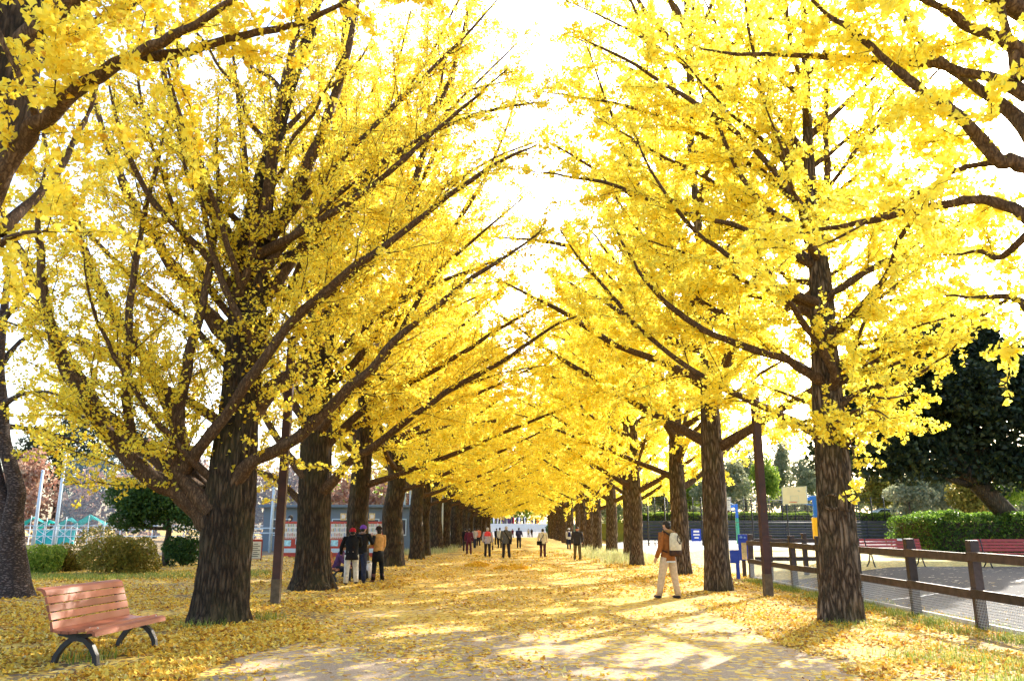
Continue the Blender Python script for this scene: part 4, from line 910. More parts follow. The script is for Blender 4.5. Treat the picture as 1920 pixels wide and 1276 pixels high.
for a, b in zip(FY[:-1], FY[1:]):
    m = []; R_ = []; n = int((b-a)/.045)
    ver = np.zeros((n, 2, 3)); ver[:, :, 1] = (a+(b-a)*(np.arange(n)+.5)/n)[:, None]; ver[:, :, 0] = np.vectorize(fx)(ver[:, :, 1])-.075; ver[:, 0, 2] = .03; ver[:, 1, 2] = .50
    hor = np.zeros((12, 2, 3)); hor[:, 0, 1] = a; hor[:, 1, 1] = b; hor[:, :, 0] = np.vectorize(fx)(hor[:, :, 1])-.072; hor[:, :, 2] = (.03+.47*np.arange(12)/11)[:, None]
    for q in (ver, hor): q[:, :, 0] -= 7.55; q[:, :, 1] -= 13.7
    V1, Q1 = tubes(ver, np.full((n, 2), .0033), 3); V2, Q2 = tubes(hor, np.full((12, 2), .0033), 3)
    tag(link('wire_mesh', npmesh('wire_mesh', np.concatenate([V1, V2]), [Q1, Q2+len(V1)], M['wire']), root), kind='stuff')
# side run of the fence going right
for x0, x1 in ((7.9, 9.6), (9.6, 11.1)):
    for z in (1.2, .62):
        m = MB(); m.bar(wl(x0, 27.5, z), wl(x1, 27.5, z), .05, .13, bev=.008); m.build('rail', M['fencewood'], root)
    m = MB(); m.box(wl(x1, 27.56, .72), (.14, .14, 1.45), bev=.012); m.build('post', M['fencewood'], root)
m = MB(); m.tube([wl(fx(12)-.02, 13.75, .53), wl(fx(12)-.02, 14.3, .46), wl(fx(12)-.02, 15, .45), wl(fx(12)-.02, 15.9, .55)], .009, 6); m.build('hose', M['black'], root)
# kerb strip at the foot of the mesh
M['kerb'] = mat('pale concrete kerb', (.5, .48, .45), .9, .15, noise=.2, nscale=5)
kb = MB(); kb.box((7.72, 16, .03), (.1, 22, .10), bev=.01); tag(kb.build('kerb', M['kerb']), kind='structure')

# blue notices by the gate
def on(parent, m, name, mats): return m.build(name, mats, parent)
p = gnd(1397, 1082); root = empty('notice_post', p, rad(-6)); tag(root, 'upright blue notice with a stained paper panel on a short wooden post', 'sign')
m = MB(); m.box((0, .05, .4), (.12, .12, .95), bev=.01); on(root, m, 'post', M['fencewood'])
m = MB(); m.box((0, -.03, .98), (.33, .04, .85), bev=.012); on(root, m, 'board', M['blue'])
m = MB(); m.box((.02, -.055, .86), (.17, .012, .55), bev=.004); on(root, m, 'notice', M['yellowpaper'])
m = MB(); m.ball((-.06, -.055, 1.31), (.05, .008, .04), 2); m.ball((.06, -.055, 1.3), (.035, .008, .03), 2); on(root, m, 'emblem', mat('pale blue print', (.2, .35, .7), .5))
p = gnd(1380, 1086); root = empty('blue_board', p, rad(-10)); tag(root, 'lower blue board on a single blue leg beside the tall clean trunk', 'sign')
m = MB(); m.box((0, 0, .72), (.30, .05, .42), bev=.012); on(root, m, 'board', M['blue'])
m = MB(); m.box((.08, .01, .26), (.12, .05, .56), bev=.01); on(root, m, 'leg', M['blue'])

# red benches on the court
def red_bench(p, rz, L, label):
    root = empty('red_bench', p, rz); tag(root, label, 'bench', 'red benches in front of the clipped hedge')
    for k in range(5):
        m = MB(); m.box((0, -.02+.085*k-.1, .43), (L, .075, .035), bev=.006); m.build('slat', M['redbench'], root)
    for k in range(4):
        m = MB(); m.box((0, .29+.028*k, .53+.095*k), (L, .03, .082), Matrix.Rotation(rad(-16), 3, 'X'), bev=.006); m.build('slat', M['redbench'], root)
    for x in (-L*.4, L*.4):
        m = MB(); m.tube([(x, -.2, 0), (x, -.14, .1), (x, -.02, .38), (x, .2, .4), (x, .27, .5), (x, .38, .86)], .022, 6); m.tube([(x, .36, 0), (x, .2, .12), (x, .08, .38)], .022, 6); m.box((x, .06, .40), (.045, .5, .03)); m.build('leg', M['iron'], root)
    return root
rb = at(1680, 1040, 26.3); r1 = red_bench((rb.x, 26.3, RZ), rad(2), 2.0, 'red bench behind the rail fence, whole back visible')
rb = at(1903, 1040, 25.4); r2 = copy_tree(r1); r2.location = (rb.x, 25.4, RZ); r2.rotation_euler = (0, 0, rad(-4)); r2['label'] = 'red bench cut by the right edge below the leaning dark trunk'
for ch in list(r1.children)[8:9]:
    q = MB(); q.box((.35, .36, .83), (.16, .012, .07), Matrix.Rotation(rad(-16), 3, 'X')); q.build('plate', M['paper'], r1)

# court fences, slatted wall, hoops
def mesh_panel(name, a, b, z0, z1, root, sx, sz_, org, r=.004):
    a, b = np.array(a), np.array(b); L = np.linalg.norm(b-a); n = max(2, int(L/sx)); k = max(2, int((z1-z0)/sz_))
    v = np.zeros((n, 2, 3)); v[:, :, :2] = (a+(b-a)*(np.arange(n)[:, None]/(n-1)))[:, None, :]; v[:, 0, 2] = z0; v[:, 1, 2] = z1
    h = np.zeros((k, 2, 3)); h[:, 0, :2] = a; h[:, 1, :2] = b; h[:, :, 2] = (z0+(z1-z0)*np.arange(k)/(k-1))[:, None]
    P = np.concatenate([v, h])-np.array(org); V, Q = tubes(P, np.full((len(P), 2), r), 3)
    tag(link(name, npmesh(name, V, [Q], M['black']), root), kind='stuff')
root = empty('court_fence', (14, 58, RZ)); tag(root, 'black wire fence in front of the court with slender black posts', 'fence')
for px in (1215, 1247, 1316, 1321, 1411, 1477, 1540, 1603):
    x = at(px, 980, 58).x; m = MB(); m.tube([(x-14, 0, -.02), (x-14, 0, 3.25)], .055, 8); m.ball((x-14, 0, 3.28), .07, 1); m.build('post', M['black'], root)
xa, xb = at(1205, 980, 58).x, at(1614, 980, 58).x
for z in (.15, 1.6, 3.15): m = MB(); m.tube([(xa-14, 0, z), (xb-14, 0, z)], .022, 6); m.build('rail', M['black'], root)
xc = at(1321, 980, 58).x
mesh_panel('wire_mesh', (xc, 58), (xb, 58), RZ+.15, RZ+3.15, root, .16, .16, (14, 58, RZ), .006)
root = empty('slatted_wall', (30, 85, RZ)); tag(root, 'low black wall of horizontal slats along the far side of the court', 'wall')
x = at(1205, 990, 85).x; xe = at(1664, 990, 85).x; nseg = 12
for r in range(6):
    for s in range(nseg):
        a = x+(xe-x)*s/nseg; b_ = x+(xe-x)*(s+1)/nseg; m = MB(); m.box(((a+b_)/2-30, -.05+rg.uniform(-.03, .03), .16+.33*r), (b_-a-.03, .08, .26), bev=.01); m.build('slat', M['slatblack'], root)
for s in range(nseg+1): m = MB(); m.box((x+(xe-x)*s/nseg-30, .08, 1.0), (.14, .12, 2.0)); m.build('post', M['black'], root)
root = empty('bank_fence', (26, 85.8, 2.3)); tag(root, 'tall black wire fence standing on the bank above the slatted wall', 'fence')
x = at(1205, 990, 85.8).x; xe = at(1662, 990, 85.8).x; n = 19
for s in range(n+1): xx = x+(xe-x)*s/n; m = MB(); m.tube([(xx-26, 0, -.3), (xx-26, 0, 2.5)], .05, 6); m.build('post', M['black'], root)
for k in range(7): m = MB(); m.tube([(x-26, 0, .1+.38*k), (xe-26, 0, .1+.38*k)], .018, 5); m.build('rail', M['black'], root)
def hoop(p, label, pad, lower):
    root = empty('basketball_hoop', p); tag(root, label, 'basketball hoop', 'basketball hoops on the court')
    m = MB(); m.box((0, 0, 1.0), (.24, .24, 2.0), bev=.02); m.build('lower_post', M[lower], root)
    m = MB(); m.box((0, 0, 2.55), (.2, .2, 1.1), bev=.02); m.build('post', M['bluepost'], root)
    if pad: m = MB(); m.box((-.02, 0, 1.15), (.36, .36, 1.35), bev=.05); m.build('pad', M['yellowpad'], root)
    m = MB(); m.bar((0, 0, 2.98), (-1.0, 0, 2.8), .14, .2, bev=.01); m.bar((-.1, .05, 2.55), (-1.0, .05, 2.7), .06); m.build('arm', M['bluepost'], root)
    for s in (-.25, .25): m = MB(); m.bar((-.1, 0, 3.05), (-1.05, s, 3.4), .045); m.build('strut', M['palesteel'], root)
    bb = empty('x', (0, 0, 0)); bpy.data.objects.remove(bb)
    R = Matrix.Rotation(rad(50), 3, 'Z'); c = Vector((-1.15, 0, 3.12))
    m = MB(); m.box(c, (.05, 1.5, 1.02), R, bev=.01); bo = m.build('backboard', M['board'], root)
    m = MB()
    for (dy, dz, w, h) in ((0, .5, 1.5, .04), (0, -.5, 1.5, .04), (.74, 0, .04, .98), (-.74, 0, .04, .98), (0, -.02, .5, .035), (0, -.36, .5, .035), (.25, -.19, .035, .31), (-.25, -.19, .035, .31)):
        m.box(c+R @ Vector((-.032, dy, dz)), (.012, w, h), R)
    m.build('marking', M['palesteel'], bo)
    rc = c+R @ Vector((-.3, 0, -.4)); m = MB(); m.tube([rc+Vector((.225*math.cos(2*PI*k/16), .225*math.sin(2*PI*k/16), 0)) for k in range(16)], .014, 6, closed=True); m.bar(c+R @ Vector((-.03, 0, -.4)), rc+R @ Vector((.22, 0, 0)), .1, .03); m.build('rim', M['red'], root)
    return root
q = at(1531, 990, 49); hoop((q.x, 49, RZ), 'basketball hoop with white backboard and yellow padded post', True, 'bluepost')
q = at(1383, 990, 66); hoop((q.x, 66, RZ), 'farther basketball hoop on blue post with green foot', False, 'greenpost')
q = at(1305, 1000, 57.7); root = empty('notice_board', (q.x, 57.7, RZ)); tag(root, 'blue notice board with white lines hung on the court fence', 'sign')
m = MB(); m.box((0, 0, .72), (.68, .05, .85), bev=.012); m.build('board', M['blue'], root)
for z, w, h in ((.98, .4, .13), (.76, .44, .1), (.55, .3, .09)): m = MB(); m.box((.02, -.032, z), (w, .012, h), bev=.003); m.build('print', M['white'], root)
# low rail on the pale court and parked car on the bank
root = empty('low_rail', at(1228, 1015, 56)); root.location.z = RZ; tag(root, 'low grey rail standing on the pale court left of the backpack man', 'rail')
m = MB(); m.bar((-.75, 0, .55), (.9, 0, .55), .05); m.build('bar', M['black'], root); m = MB(); m.bar((.0, 0, 0), (0, 0, .53), .06); m.build('post', M['black'], root)
M['carwhite'] = mat('pale blue car paint', (.55, .65, .75), .25, .6)
M['glass'] = mat('dark car glass', (.03, .04, .05), .1, .6)
q = at(1662, 965, 91.5); root = empty('parked_car', (q.x, 91.5, 2.3)); tag(root, 'pale blue car parked on the bank behind the court fence', 'car')
m = MB(); m.prism([(-2.0, -.8, .3), (2.0, -.8, .3), (2.05, -.8, .75), (1.3, -.8, .92), (.75, -.8, 1.42), (-.9, -.8, 1.45), (-1.6, -.8, .95), (-2.05, -.8, .85)], (0, 1.6, 0)); m.build('body', M['carwhite'], root)
m = MB(); m.prism([(-1.35, -.815, .97), (1.1, -.815, .97), (.68, -.815, 1.36), (-.85, -.815, 1.38)], (0, 1.63, 0)); m.build('window', M['glass'], root)
for x_ in (-1.25, 1.25):
    m = MB(); m.tube([(x_, -.84, .31), (x_, -.6, .31)], .31, 14); m.build('wheel', M['black'], root)

# A-board
p = gnd(478, 1051); root = empty('sandwich_board', p, rad(14)); tag(root, 'folding sandwich board with red top standing on the grass', 'sign')
for s in (-1, 1):
    R = Matrix.Rotation(rad(-14*s), 3, 'X')
    m = MB(); m.box((0, s*.17, .58), (.62, .03, 1.0), R, bev=.006); f = m.build('frame', M['red'] if s < 0 else M['fencewood'], root)
    if s < 0:
        m = MB(); m.box((0, s*.19, .54), (.54, .02, .86), R, bev=.004); m.build('panel', M['paper'], f)
        m = MB()
        for k in range(7): m.box((rg.uniform(-.04, .04), s*.19-.012+(.54+.30-.1*k-.54)*-.249*s*-1, .84-.1*k), (rg.uniform(.2, .4), .012, .03), R)
        m.build('print', M['black'], f)
    for x in (-.28, .28): m = MB(); m.bar((x, s*.29, .0), (x, s*.25, .14), .03); m.build('leg', M['fencewood'], root)
# vending machines
M['bottle'] = leafmat('drink bottle', [(0, (.1, .25, .12)), (.3, (.5, .3, .1)), (.55, (.15, .3, .55)), (.8, (.6, .6, .6)), (1, (.5, .08, .05))], .1, .3, .4)
M['bluepanel'] = mat('blue white poster', (.35, .6, .8), .4, .3, noise=.5, nscale=5)
def vending(px, label, w=1.18, Y=47.5, first=None):
    x = at(px, 1000, Y).x; o = None
    if first:
        o = copy_tree(first); o.location = (x, Y, 0); o['label'] = label; return o
    root = empty('vending_machine', (x, Y, 0)); tag(root, label, 'vending machine', 'red drink vending machines')
    m = MB(); m.box((0, .35, 1.0), (w, .7, 2.0), bev=.02); m.build('cabinet', M['red'], root)
    m = MB(); m.box((0, -.012, 1.44), (w-.14, .03, .84), bev=.008); d = m.build('display', M['paper'], root)
    V = []; F = []; o = 0
    for r in range(3):
        for k in range(11):
            cx = -.46+.092*k; z = 1.16+.27*r; h = .15+.03*((k*7+r*3) % 3)
            vv = [(cx-.026, -.035, z), (cx+.026, -.035, z), (cx+.026, -.035, z+h*.75), (cx+.012, -.035, z+h), (cx-.012, -.035, z+h), (cx-.026, -.035, z+h*.75)]
            V += vv+[(a, -.028, c) for a, b, c in vv]; F += [(o, o+1, o+2), (o, o+2, o+5), (o+5, o+2, o+3), (o+5, o+3, o+4), (o+6, o+11, o+8), (o+6, o+8, o+7)]; o += 12
    tag(link('bottles', npmesh('bottles', V, [np.array(F)], M['bottle']), d), kind='stuff')
    for r in range(3): m = MB(); m.box((0, -.035, 1.13+.27*r), (w-.16, .03, .022)); m.build('shelf', M['white'], d)
    m = MB()
    for k in range(8): m.box((-.42+.12*k, -.04, 1.075), (.09, .014, .05))
    m.build('button', M['red'], root)
    m = MB(); m.box((-.28, -.012, .78), (.42, .02, .34), bev=.005); m.build('poster', M['bluepanel'], root)
    m = MB(); m.box((.3, -.012, .86), (.24, .024, .3), bev=.005); m.build('coin_panel', M['palesteel'], root)
    m = MB(); m.box((0, -.014, .36), (.9, .03, .24), bev=.008); m.build('tray', M['palesteel'], root)
    m = MB(); m.box((0, .3, .02), (w-.1, .5, .1)); m.build('plinth', M['black'], root)
    return root
v1 = vending(549, 'vending machine just left of the mossy trunk')
vending(637, 'vending machine right behind the woman in the red hat', first=v1)
vending(699, 'vending machine behind the woman in the tan jacket', first=v1)
q = at(543, 970, 47.6); root = empty('machine_lamp', (q.x, 47.75, 2.0)); tag(root, 'small black domed lamp on top of the vending machine left of the mossy trunk', 'lamp')
m = MB(); m.ball((0, 0, .2), (.16, .16, .2), 2); m.build('dome', M['black'], root); m = MB(); m.ball((0, -.1, .12), (.09, .08, .08), 2); m.build('lens', M['white'], root)
for px, lb in ((643, 'small square sign above the vending machine behind the red hat'), (697, 'small square sign above the vending machine behind the tan jacket')):
    q = at(px, 970, 47.7); root = empty('small_sign', (q.x, 47.8, 2.0)); tag(root, lb, 'sign', 'small signs on the vending machines')
    m = MB(); m.box((0, 0, .27), (.34, .03, .4), bev=.006); m.build('board', M['yellowpaper'], root); m = MB(); m.box((0, -.02, .28), (.2, .014, .2)); m.build('print', M['paper'], root); m = MB(); m.bar((0, .02, 0), (0, .02, .1), .04); m.build('post', M['black'], root)
# low grey blue building and pale rails behind the machines
M['clad'] = mat('blue grey cladding', (.13, .17, .21), .6, .3, noise=.12, nscale=.8)
root = empty('clubhouse', (-13.2, 60, 0)); tag(root, 'low blue grey building behind the vending machines', 'building')
m = MB(); m.box((.0, 3, 1.55), (11, 6, 3.1)); m.build('wall', M['clad'], root)
m = MB(); m.box((0, 2.9, 3.2), (11.6, 6.8, .2), bev=.03); m.build('roof', M['clad'], root)
for x_ in (-4.2, -2.2, .2, 2.4, 4.4):
    m = MB(); m.box((x_, -.02, 1.7), (1.3, .06, 1.2)); w_ = m.build('window', M['palesteel'], root); m = MB(); m.box((x_, -.045, 1.7), (1.14, .03, 1.04)); m.build('pane', M['glass'], w_)
def pole(name, x, y, h, r, label, cat, group=None, m='palesteel'):
    o = empty(name, (x, y, 0)); tag(o, label, cat, group); q = MB(); q.tube([(0, 0, -.1), (0, 0, h*.5), (0, 0, h)], [r, r*.9, r*.75], 10); q.build('shaft', M[m], o); q = MB(); q.ball((0, 0, h), r*1.05, 1); q.build('cap', M[m], o); return o
g_ = 'pale steel poles of the ball netting'
x = at(66, 990, 78).x; pole('net_pole', x, 78, 7.0, .17, 'shorter pale steel pole above the turquoise tarps, near the left edge', 'pole', g_)
x = at(105, 990, 80).x; pole('net_pole', x, 80, 8.9, .17, 'taller pale steel pole right of the shorter one above the turquoise tarps', 'pole', g_)
x1_ = x
x = at(508, 1000, 56).x; pole('net_pole', x, 56, 4.3, .12, 'pale blue pole just left of the brown steel post by the mossy trunk', 'pole', g_)
g_ = 'pale blue fence poles behind the left trunks'
for k, px in enumerate((757, 768, 800, 828)):
    x = at(px, 1000, 62).x; pole('net_pole', x, 62, 5.5, .11, ['pale blue pole right of the tan jacket woman, first of two close together', 'pale blue pole right of the tan jacket woman, second of two close together', 'pale blue pole right of the slim upright ginkgo', 'pale blue pole at the tall pale grass, left row'][k], 'pole', g_)
M['net'] = bpy.data.materials.new('sports net'); M['net'].use_nodes = True
t = M['net'].node_tree; bs = t.nodes['Principled BSDF']; bs.inputs['Base Color'].default_value = (.2, .3, .36, 1); bs.inputs['Alpha'].default_value = .2; bs.inputs['Roughness'].default_value = .9
m = MB(); m.box((x1_+13, 80.1, 4.6), (26, .02, 7.8)); o = m.build('ball_net', M['net']); tag(o, 'hanging blue grey ball net right of the taller pale pole', 'net')
o.location.x = 0
root = empty('field_railing', (-30, 76, 0)); tag(root, 'pale two bar railing in front of the turquoise tarps', 'railing')
for z in (1.85, 1.5, .9): m = MB(); m.tube([(-34, 0, z), (14, 0, z)], .035, 6); m.build('bar', M['palesteel'], root)
for k in range(17): m = MB(); m.tube([(-34+3*k, 0, 0), (-34+3*k, 0, 1.87)], .04, 6); m.build('post', M['palesteel'], root)
root = empty('park_railing', (-16.5, 55, 0)); tag(root, 'pale two bar railing behind the sandwich board', 'railing')
for z in (1.62, 1.3): m = MB(); m.tube([(-3.2, 0, z), (2.6, 0, z)], .04, 6); m.build('bar', M['palesteel'], root)
for k in range(4): m = MB(); m.tube([(-3.2+1.93*k, 0, 0), (-3.2+1.93*k, 0, 1.64)], .045, 6); m.build('post', M['palesteel'], root)
lo = 'turquoise tarps over frames on the playing field'
for k, (px, w, h, lb) in enumerate([(62, 3.0, 3.2, 'turquoise tarp on a frame left of the pale poles'), (92, 2.6, 2.9, 'turquoise tarp between the two pale poles'), (128, 2.4, 3.1, 'turquoise tarp just right of the taller pale pole'), (170, 3.4, 3.2, 'turquoise tarp on a frame close to the rounded olive bush')]):
    x = at(px, 980, 83).x; root = empty('tarp_tent', (x, 83, 0)); tag(root, lb, 'tarp', lo); r = random.Random(k)
    m = MB(); A = (-w/2, -.5, h*.62); Bq = (0, -.2, h); Cq = (w/2, -.5, h*.72); D = (w/2, .6, h*.66); E = (0, .5, h*.93); F = (-w/2, .6, h*.58)
    A, Bq, Cq, D, E, F = [(q[0]+r.uniform(-.25, .25), q[1], q[2]*r.uniform(.78, 1.05)) for q in (A, Bq, Cq, D, E, F)]; m.poly([A, Bq, E, F]); m.poly([Bq, Cq, D, E]); bm_ = m.b
    bmesh.ops.solidify(bm_, geom=list(bm_.faces), thickness=.04); m.build('sheet', M['turq'], root)
    for xx, zz2 in ((-w/2, h*.6), (w/2, h*.68), (0, h*.9)): m = MB(); m.bar((xx, -.4, 0), (xx*.96, -.4, zz2), .06); m.build('leg', M['white'], root)
    m = MB(); m.bar((-w/2, -.45, .2), (w/2, -.45, h*.7), .05); m.bar((w/2, -.47, .2), (-w/2, -.47, h*.6), .05); m.build('brace', M['white'], root)
    if k in (1, 2): m = MB(); m.box((0, -.3, .75), (w*.8, .1, 1.4), bev=.02); m.build('side_sheet', M['turq'], root)
# ------------------------------------------------------------------ people
def cloth(n, c, r=.85): return mat(n, c, r, .15, noise=.22, nscale=14, bump=.25, bscale=45)
SKIN = mat('skin', (.52, .31, .21), .55, .3, noise=.06, nscale=10); SKINR = mat('ruddy skin', (.55, .25, .15), .55, .3)
HAIRB = mat('black hair', (.012, .010, .009), .5, .35, noise=.4, nscale=40); HAIRG = mat('grey hair', (.42, .40, .38), .6, .3, noise=.2, nscale=30)
SHOE = mat('dark shoe', (.025, .018, .022), .5, .4); SHOEW = mat('pale shoe', (.55, .5, .42), .6, .3)
EYE = mat('dark eye', (.02, .015, .012), .3, .5); LIP = mat('lips', (.35, .13, .1), .5, .3)
def skin_mesh(name, verts, edges, radii, m, sub=1):
    me = bpy.data.meshes.new('sk'); me.from_pydata([tuple(v) for v in verts], edges, []); ob = bpy.data.objects.new('sk', me); C.objects.link(ob)
    md = ob.modifiers.new('skin', 'SKIN'); md.use_smooth_shade = True
    for i, r in enumerate(radii):
        sv = me.skin_vertices[0].data[i]; sv.radius = (r, r) if not hasattr(r, '__len__') else r; sv.use_root = (i == 0)
    s2 = ob.modifiers.new('sub', 'SUBSURF'); s2.levels = sub; s2.render_levels = sub
    dg = bpy.context.evaluated_depsgraph_get(); out = bpy.data.meshes.new_from_object(ob.evaluated_get(dg)); out.name = name
    bpy.data.objects.remove(ob); bpy.data.meshes.remove(me); out.materials.clear(); out.materials.append(m)
    out.polygons.foreach_set('use_smooth', [True]*len(out.polygons)); return out
def loft(mb, secs, n=14, cap=True):
    """secs: (centre, rx, ry); horizontal rings"""
    rings = [[mb.b.verts.new(Vector(c)+Vector((rx*math.cos(2*PI*k/n)*(1+.0*k), ry*math.sin(2*PI*k/n), 0))) for k in range(n)] for c, rx, ry in secs]
    fs = []
    for A, B in zip(rings[:-1], rings[1:]):
        for k in range(n):
            f = mb.b.faces.new((A[k], A[(k+1) % n], B[(k+1) % n], B[k])); f.smooth = True; fs.append(f)
    if cap: fs.append(mb.b.faces.new(rings[0][::-1])); fs.append(mb.b.faces.new(rings[-1]))
    mb._fin(fs)
def person(p, h, face, label, top, bottom, shoe=SHOE, hair=HAIRB, hat=None, skin=SKIN, legs=((0, 0, 0), (0, 0, 0)), arms=((8, 0, 15), (8, 0, 15)), coat=.47, lean=0.0, build=1.0, skirt=None,
           hood=None, collar=None, band=None, boots=None, hairlen=.0, group='people strolling along the avenue', sit=False, headturn=0.0, shirt=None, detail=1, headpitch=0.0, headdown=0.0):
    """legs/arms: (forward deg, outward deg, bend deg) for left (x<0) and right; face: degrees anticlockwise from +Y (away from the camera)"""
    root = empty('person', p, rad(face)); tag(root, label, 'person', group)
    H = h; ln = rad(lean)
    def up(z, y=0.0, x=0.0):        # a point of the upper body, leaning forward about the hips
        d = z-.52; return Vector((x*H, (y*math.cos(ln)+d*math.sin(ln))*H, (.52+d*math.cos(ln)-y*math.sin(ln))*H))
    LJ = []
    for s, (fw, ou, be) in zip((-1, 1), legs):
        hip = Vector((s*.052*H*build, 0, .515*H)); a = rad(fw); o = rad(ou)
        d = Vector((s*math.sin(o)*math.cos(a), math.sin(a)*math.cos(o), -math.cos(a)*math.cos(o))); knee = hip+d*.245*H
        a2 = a-rad(be); d2 = Vector((s*math.sin(o)*.9, math.sin(a2)*math.cos(o), -math.cos(a2)*math.cos(o))).normalized(); ank = knee+d2*.235*H; LJ.append([hip, knee, ank])
    low = min(j[2].z for j in LJ)-.042*H
    dz = -low if not sit else 0
    for j in LJ:
        for v in j: v.z += dz
    UP = lambda z, y=0.0, x=0.0: up(z, y, x)+Vector((0, 0, dz))
    AJ = []
    for s, (fw, ou, be) in zip((-1, 1), arms):
        sh = UP(.815, 0, s*.108*build); a = rad(fw)+0; o = rad(ou)
        d = Vector((s*math.sin(o)*math.cos(a), math.sin(a), -math.cos(a)*math.cos(o))).normalized(); el = sh+d*.175*H
        a2 = a+rad(be); d2 = Vector((-s*.10+s*math.sin(o)*.4, math.sin(a2), -math.cos(a2))).normalized(); wr = el+d2*.145*H; AJ.append([sh, el, wr, d2])
    hc = UP(.925, .015)+Vector((0, headdown*H*.02, 0)); nk = UP(.845, -.005)
    # one continuous body
    Vb = [UP(.52), UP(.60), UP(.70), UP(.79), nk, UP(.875, .004), UP(.905, .012), UP(.945, .012), UP(.975, .006)]
    Rb = [(.065*H, .055*H), (.06*H, .05*H), (.07*H, .055*H), (.06*H, .05*H), .028*H, .034*H, .045*H, .047*H, .03*H]
    Eb = [(k, k+1) for k in range(8)]
    for s, J in zip((-1, 1), AJ):
        b0 = len(Vb); Vb += [J[0]*.92+UP(.8)*.08, J[1], J[2], J[2]+J[3]*.035*H]; Rb += [.034*H, .024*H, .017*H, .02*H]; Eb += [(3, b0), (b0, b0+1), (b0+1, b0+2), (b0+2, b0+3)]
        side = Vector((0, 1, 0)); pal = J[2]+J[3]*.045*H
        ax = J[3].cross(Vector((s, 0, 0))).normalized()
        if detail > 1:
            for q, (off, l, cu) in enumerate(((-.018, .038, .2), (-.006, .045, .25), (.006, .043, .3), (.017, .034, .35))):
                c = len(Vb); r0 = pal+ax*off*H+J[3]*.018*H; Vb += [r0, r0+(J[3]+Vector((-s*cu, 0, 0))).normalized()*l*H*.6, r0+(J[3]+Vector((-s*cu*2.2, 0, 0))).normalized()*l*H]; Rb += [.0062*H, .0056*H, .0045*H]; Eb += [(b0+3, c), (c, c+1), (c+1, c+2)]
            c = len(Vb); Vb += [J[2]+J[3]*.03*H-ax*.022*H, J[2]+J[3]*.058*H-ax*.032*H+Vector((-s*.01*H, 0, 0))]; Rb += [.007*H, .005*H]; Eb += [(b0+2, c), (c, c+1)]
    for s, J in zip((-1, 1), LJ):
        b0 = len(Vb); Vb += J; Rb += [.05*H, .034*H, .024*H]; Eb += [(0, b0), (b0, b0+1), (b0+1, b0+2)]
        f = J[2]+Vector((0, .06*H, -.025*H)); Vb.append(f); Rb.append(.018*H); Eb.append((b0+2, b0+3))
    link('body', skin_mesh('body', Vb, Eb, Rb, skin, 2 if detail > 1 else 1), root)
    # face
    RT = Matrix.Rotation(rad(headturn), 3, 'Z'); hcz = UP(.93, .012)
    def hp(x, y, z): return hcz+RT @ (Vector((x, y, z))*H)
    fm = MB(); fm.ball(hp(0, .046, -.008), (.008*H, .013*H, .013*H), 1); fm.ball(hp(0, .03, -.04), (.022*H, .02*H, .016*H), 1)
    for s in (-1, 1): fm.ball(hp(s*.049, -.004, -.006), (.007*H, .012*H, .017*H), 1)
    fm.build('nose_ears', skin, root)
    em = MB()
    for s in (-1, 1): em.ball(hp(s*.018, .043, .006), (.007*H, .005*H, .004*H), 1)
    em.build('eyes', EYE, root); lm = MB(); lm.ball(hp(0, .046, -.031), (.013*H, .006*H, .004*H), 1); lm.build('mouth', LIP, root)
    # hair
    hm = MB(); g = random.Random(int(p[0]*1000+p[1]*77))
    hm.ball(hp(0, -.010, .018), (.053*H, .058*H, .047*H), 2); hm.ball(hp(0, -.03, -.012), (.046*H, .035*H, .04*H), 2)
    if hairlen: hm.ball(hp(0, -.034, -.012-hairlen), (.047*H, .028*H, .05*H+hairlen*H*.5), 2)
    for v in hm.b.verts: v.co += Vector((g.uniform(-1, 1), g.uniform(-1, 1), g.uniform(-1, 1)))*.0035*H
    hm.build('hair', hair, root)
    if hat:
        tm = MB(); tm.ball(hp(0, -.006, .03), (.059*H, .062*H, .05*H), 2); tm.tube([hp(.06*math.cos(a), .062*math.sin(a)-.006, .014) for a in [2*PI*k/14 for k in range(14)]], .008*H, 6, closed=True); tm.build('hat', hat, root)
    # garments
    b = build; z1 = coat
    def garment(name, m, z0, ztop, ex, arm_r=.034, sleeves=True):
        j = MB(); secs = []
        prof = [(.42, .098, .082), (.47, .1, .08), (.52, .098, .078), (.60, .088, .068), (.68, .096, .07), (.76, .104, .068), (.80, .105, .06), (.83, .082, .052), (.85, .045, .042), (.862, .038, .038)]
        zs = [z0]+[z for z, _, _ in prof if z > z0+.015 and z <= ztop]
        for z in zs:
            rx = np.interp(z, [q[0] for q in prof], [q[1] for q in prof]); ry = np.interp(z, [q[0] for q in prof], [q[2] for q in prof]); secs.append((UP(z), (rx*b+ex)*H, (ry*b+ex)*H))
        loft(j, secs, 18)
        if sleeves:
            for J in AJ:
                A = J[0]; q1 = A+(J[1]-A)*.5; q2 = J[1]+(J[2]-J[1])*.5
                j.tube([A+(UP(.79)-A)*.35, A, q1, J[1], q2, J[2]], [x*H*(.75+.25*b)+ex*H*.6 for x in (.04, .042, .036, .033, .03, .027)], 12)
        for v in j.b.verts:
            w = v.co; v.co += Vector((math.sin(w.z*38/H+w.x*21), math.sin(w.z*31/H+w.y*30+1), 0))*.0028*H
        return j.build(name, m, root)
    garment('jacket', top, z1, .87, .004)
    if band: garment('jacket_yoke', band, .70, .87, .009, sleeves=False)
    if shirt: garment('shirt_tail', shirt, z1-.022, .6, -.004, sleeves=False)
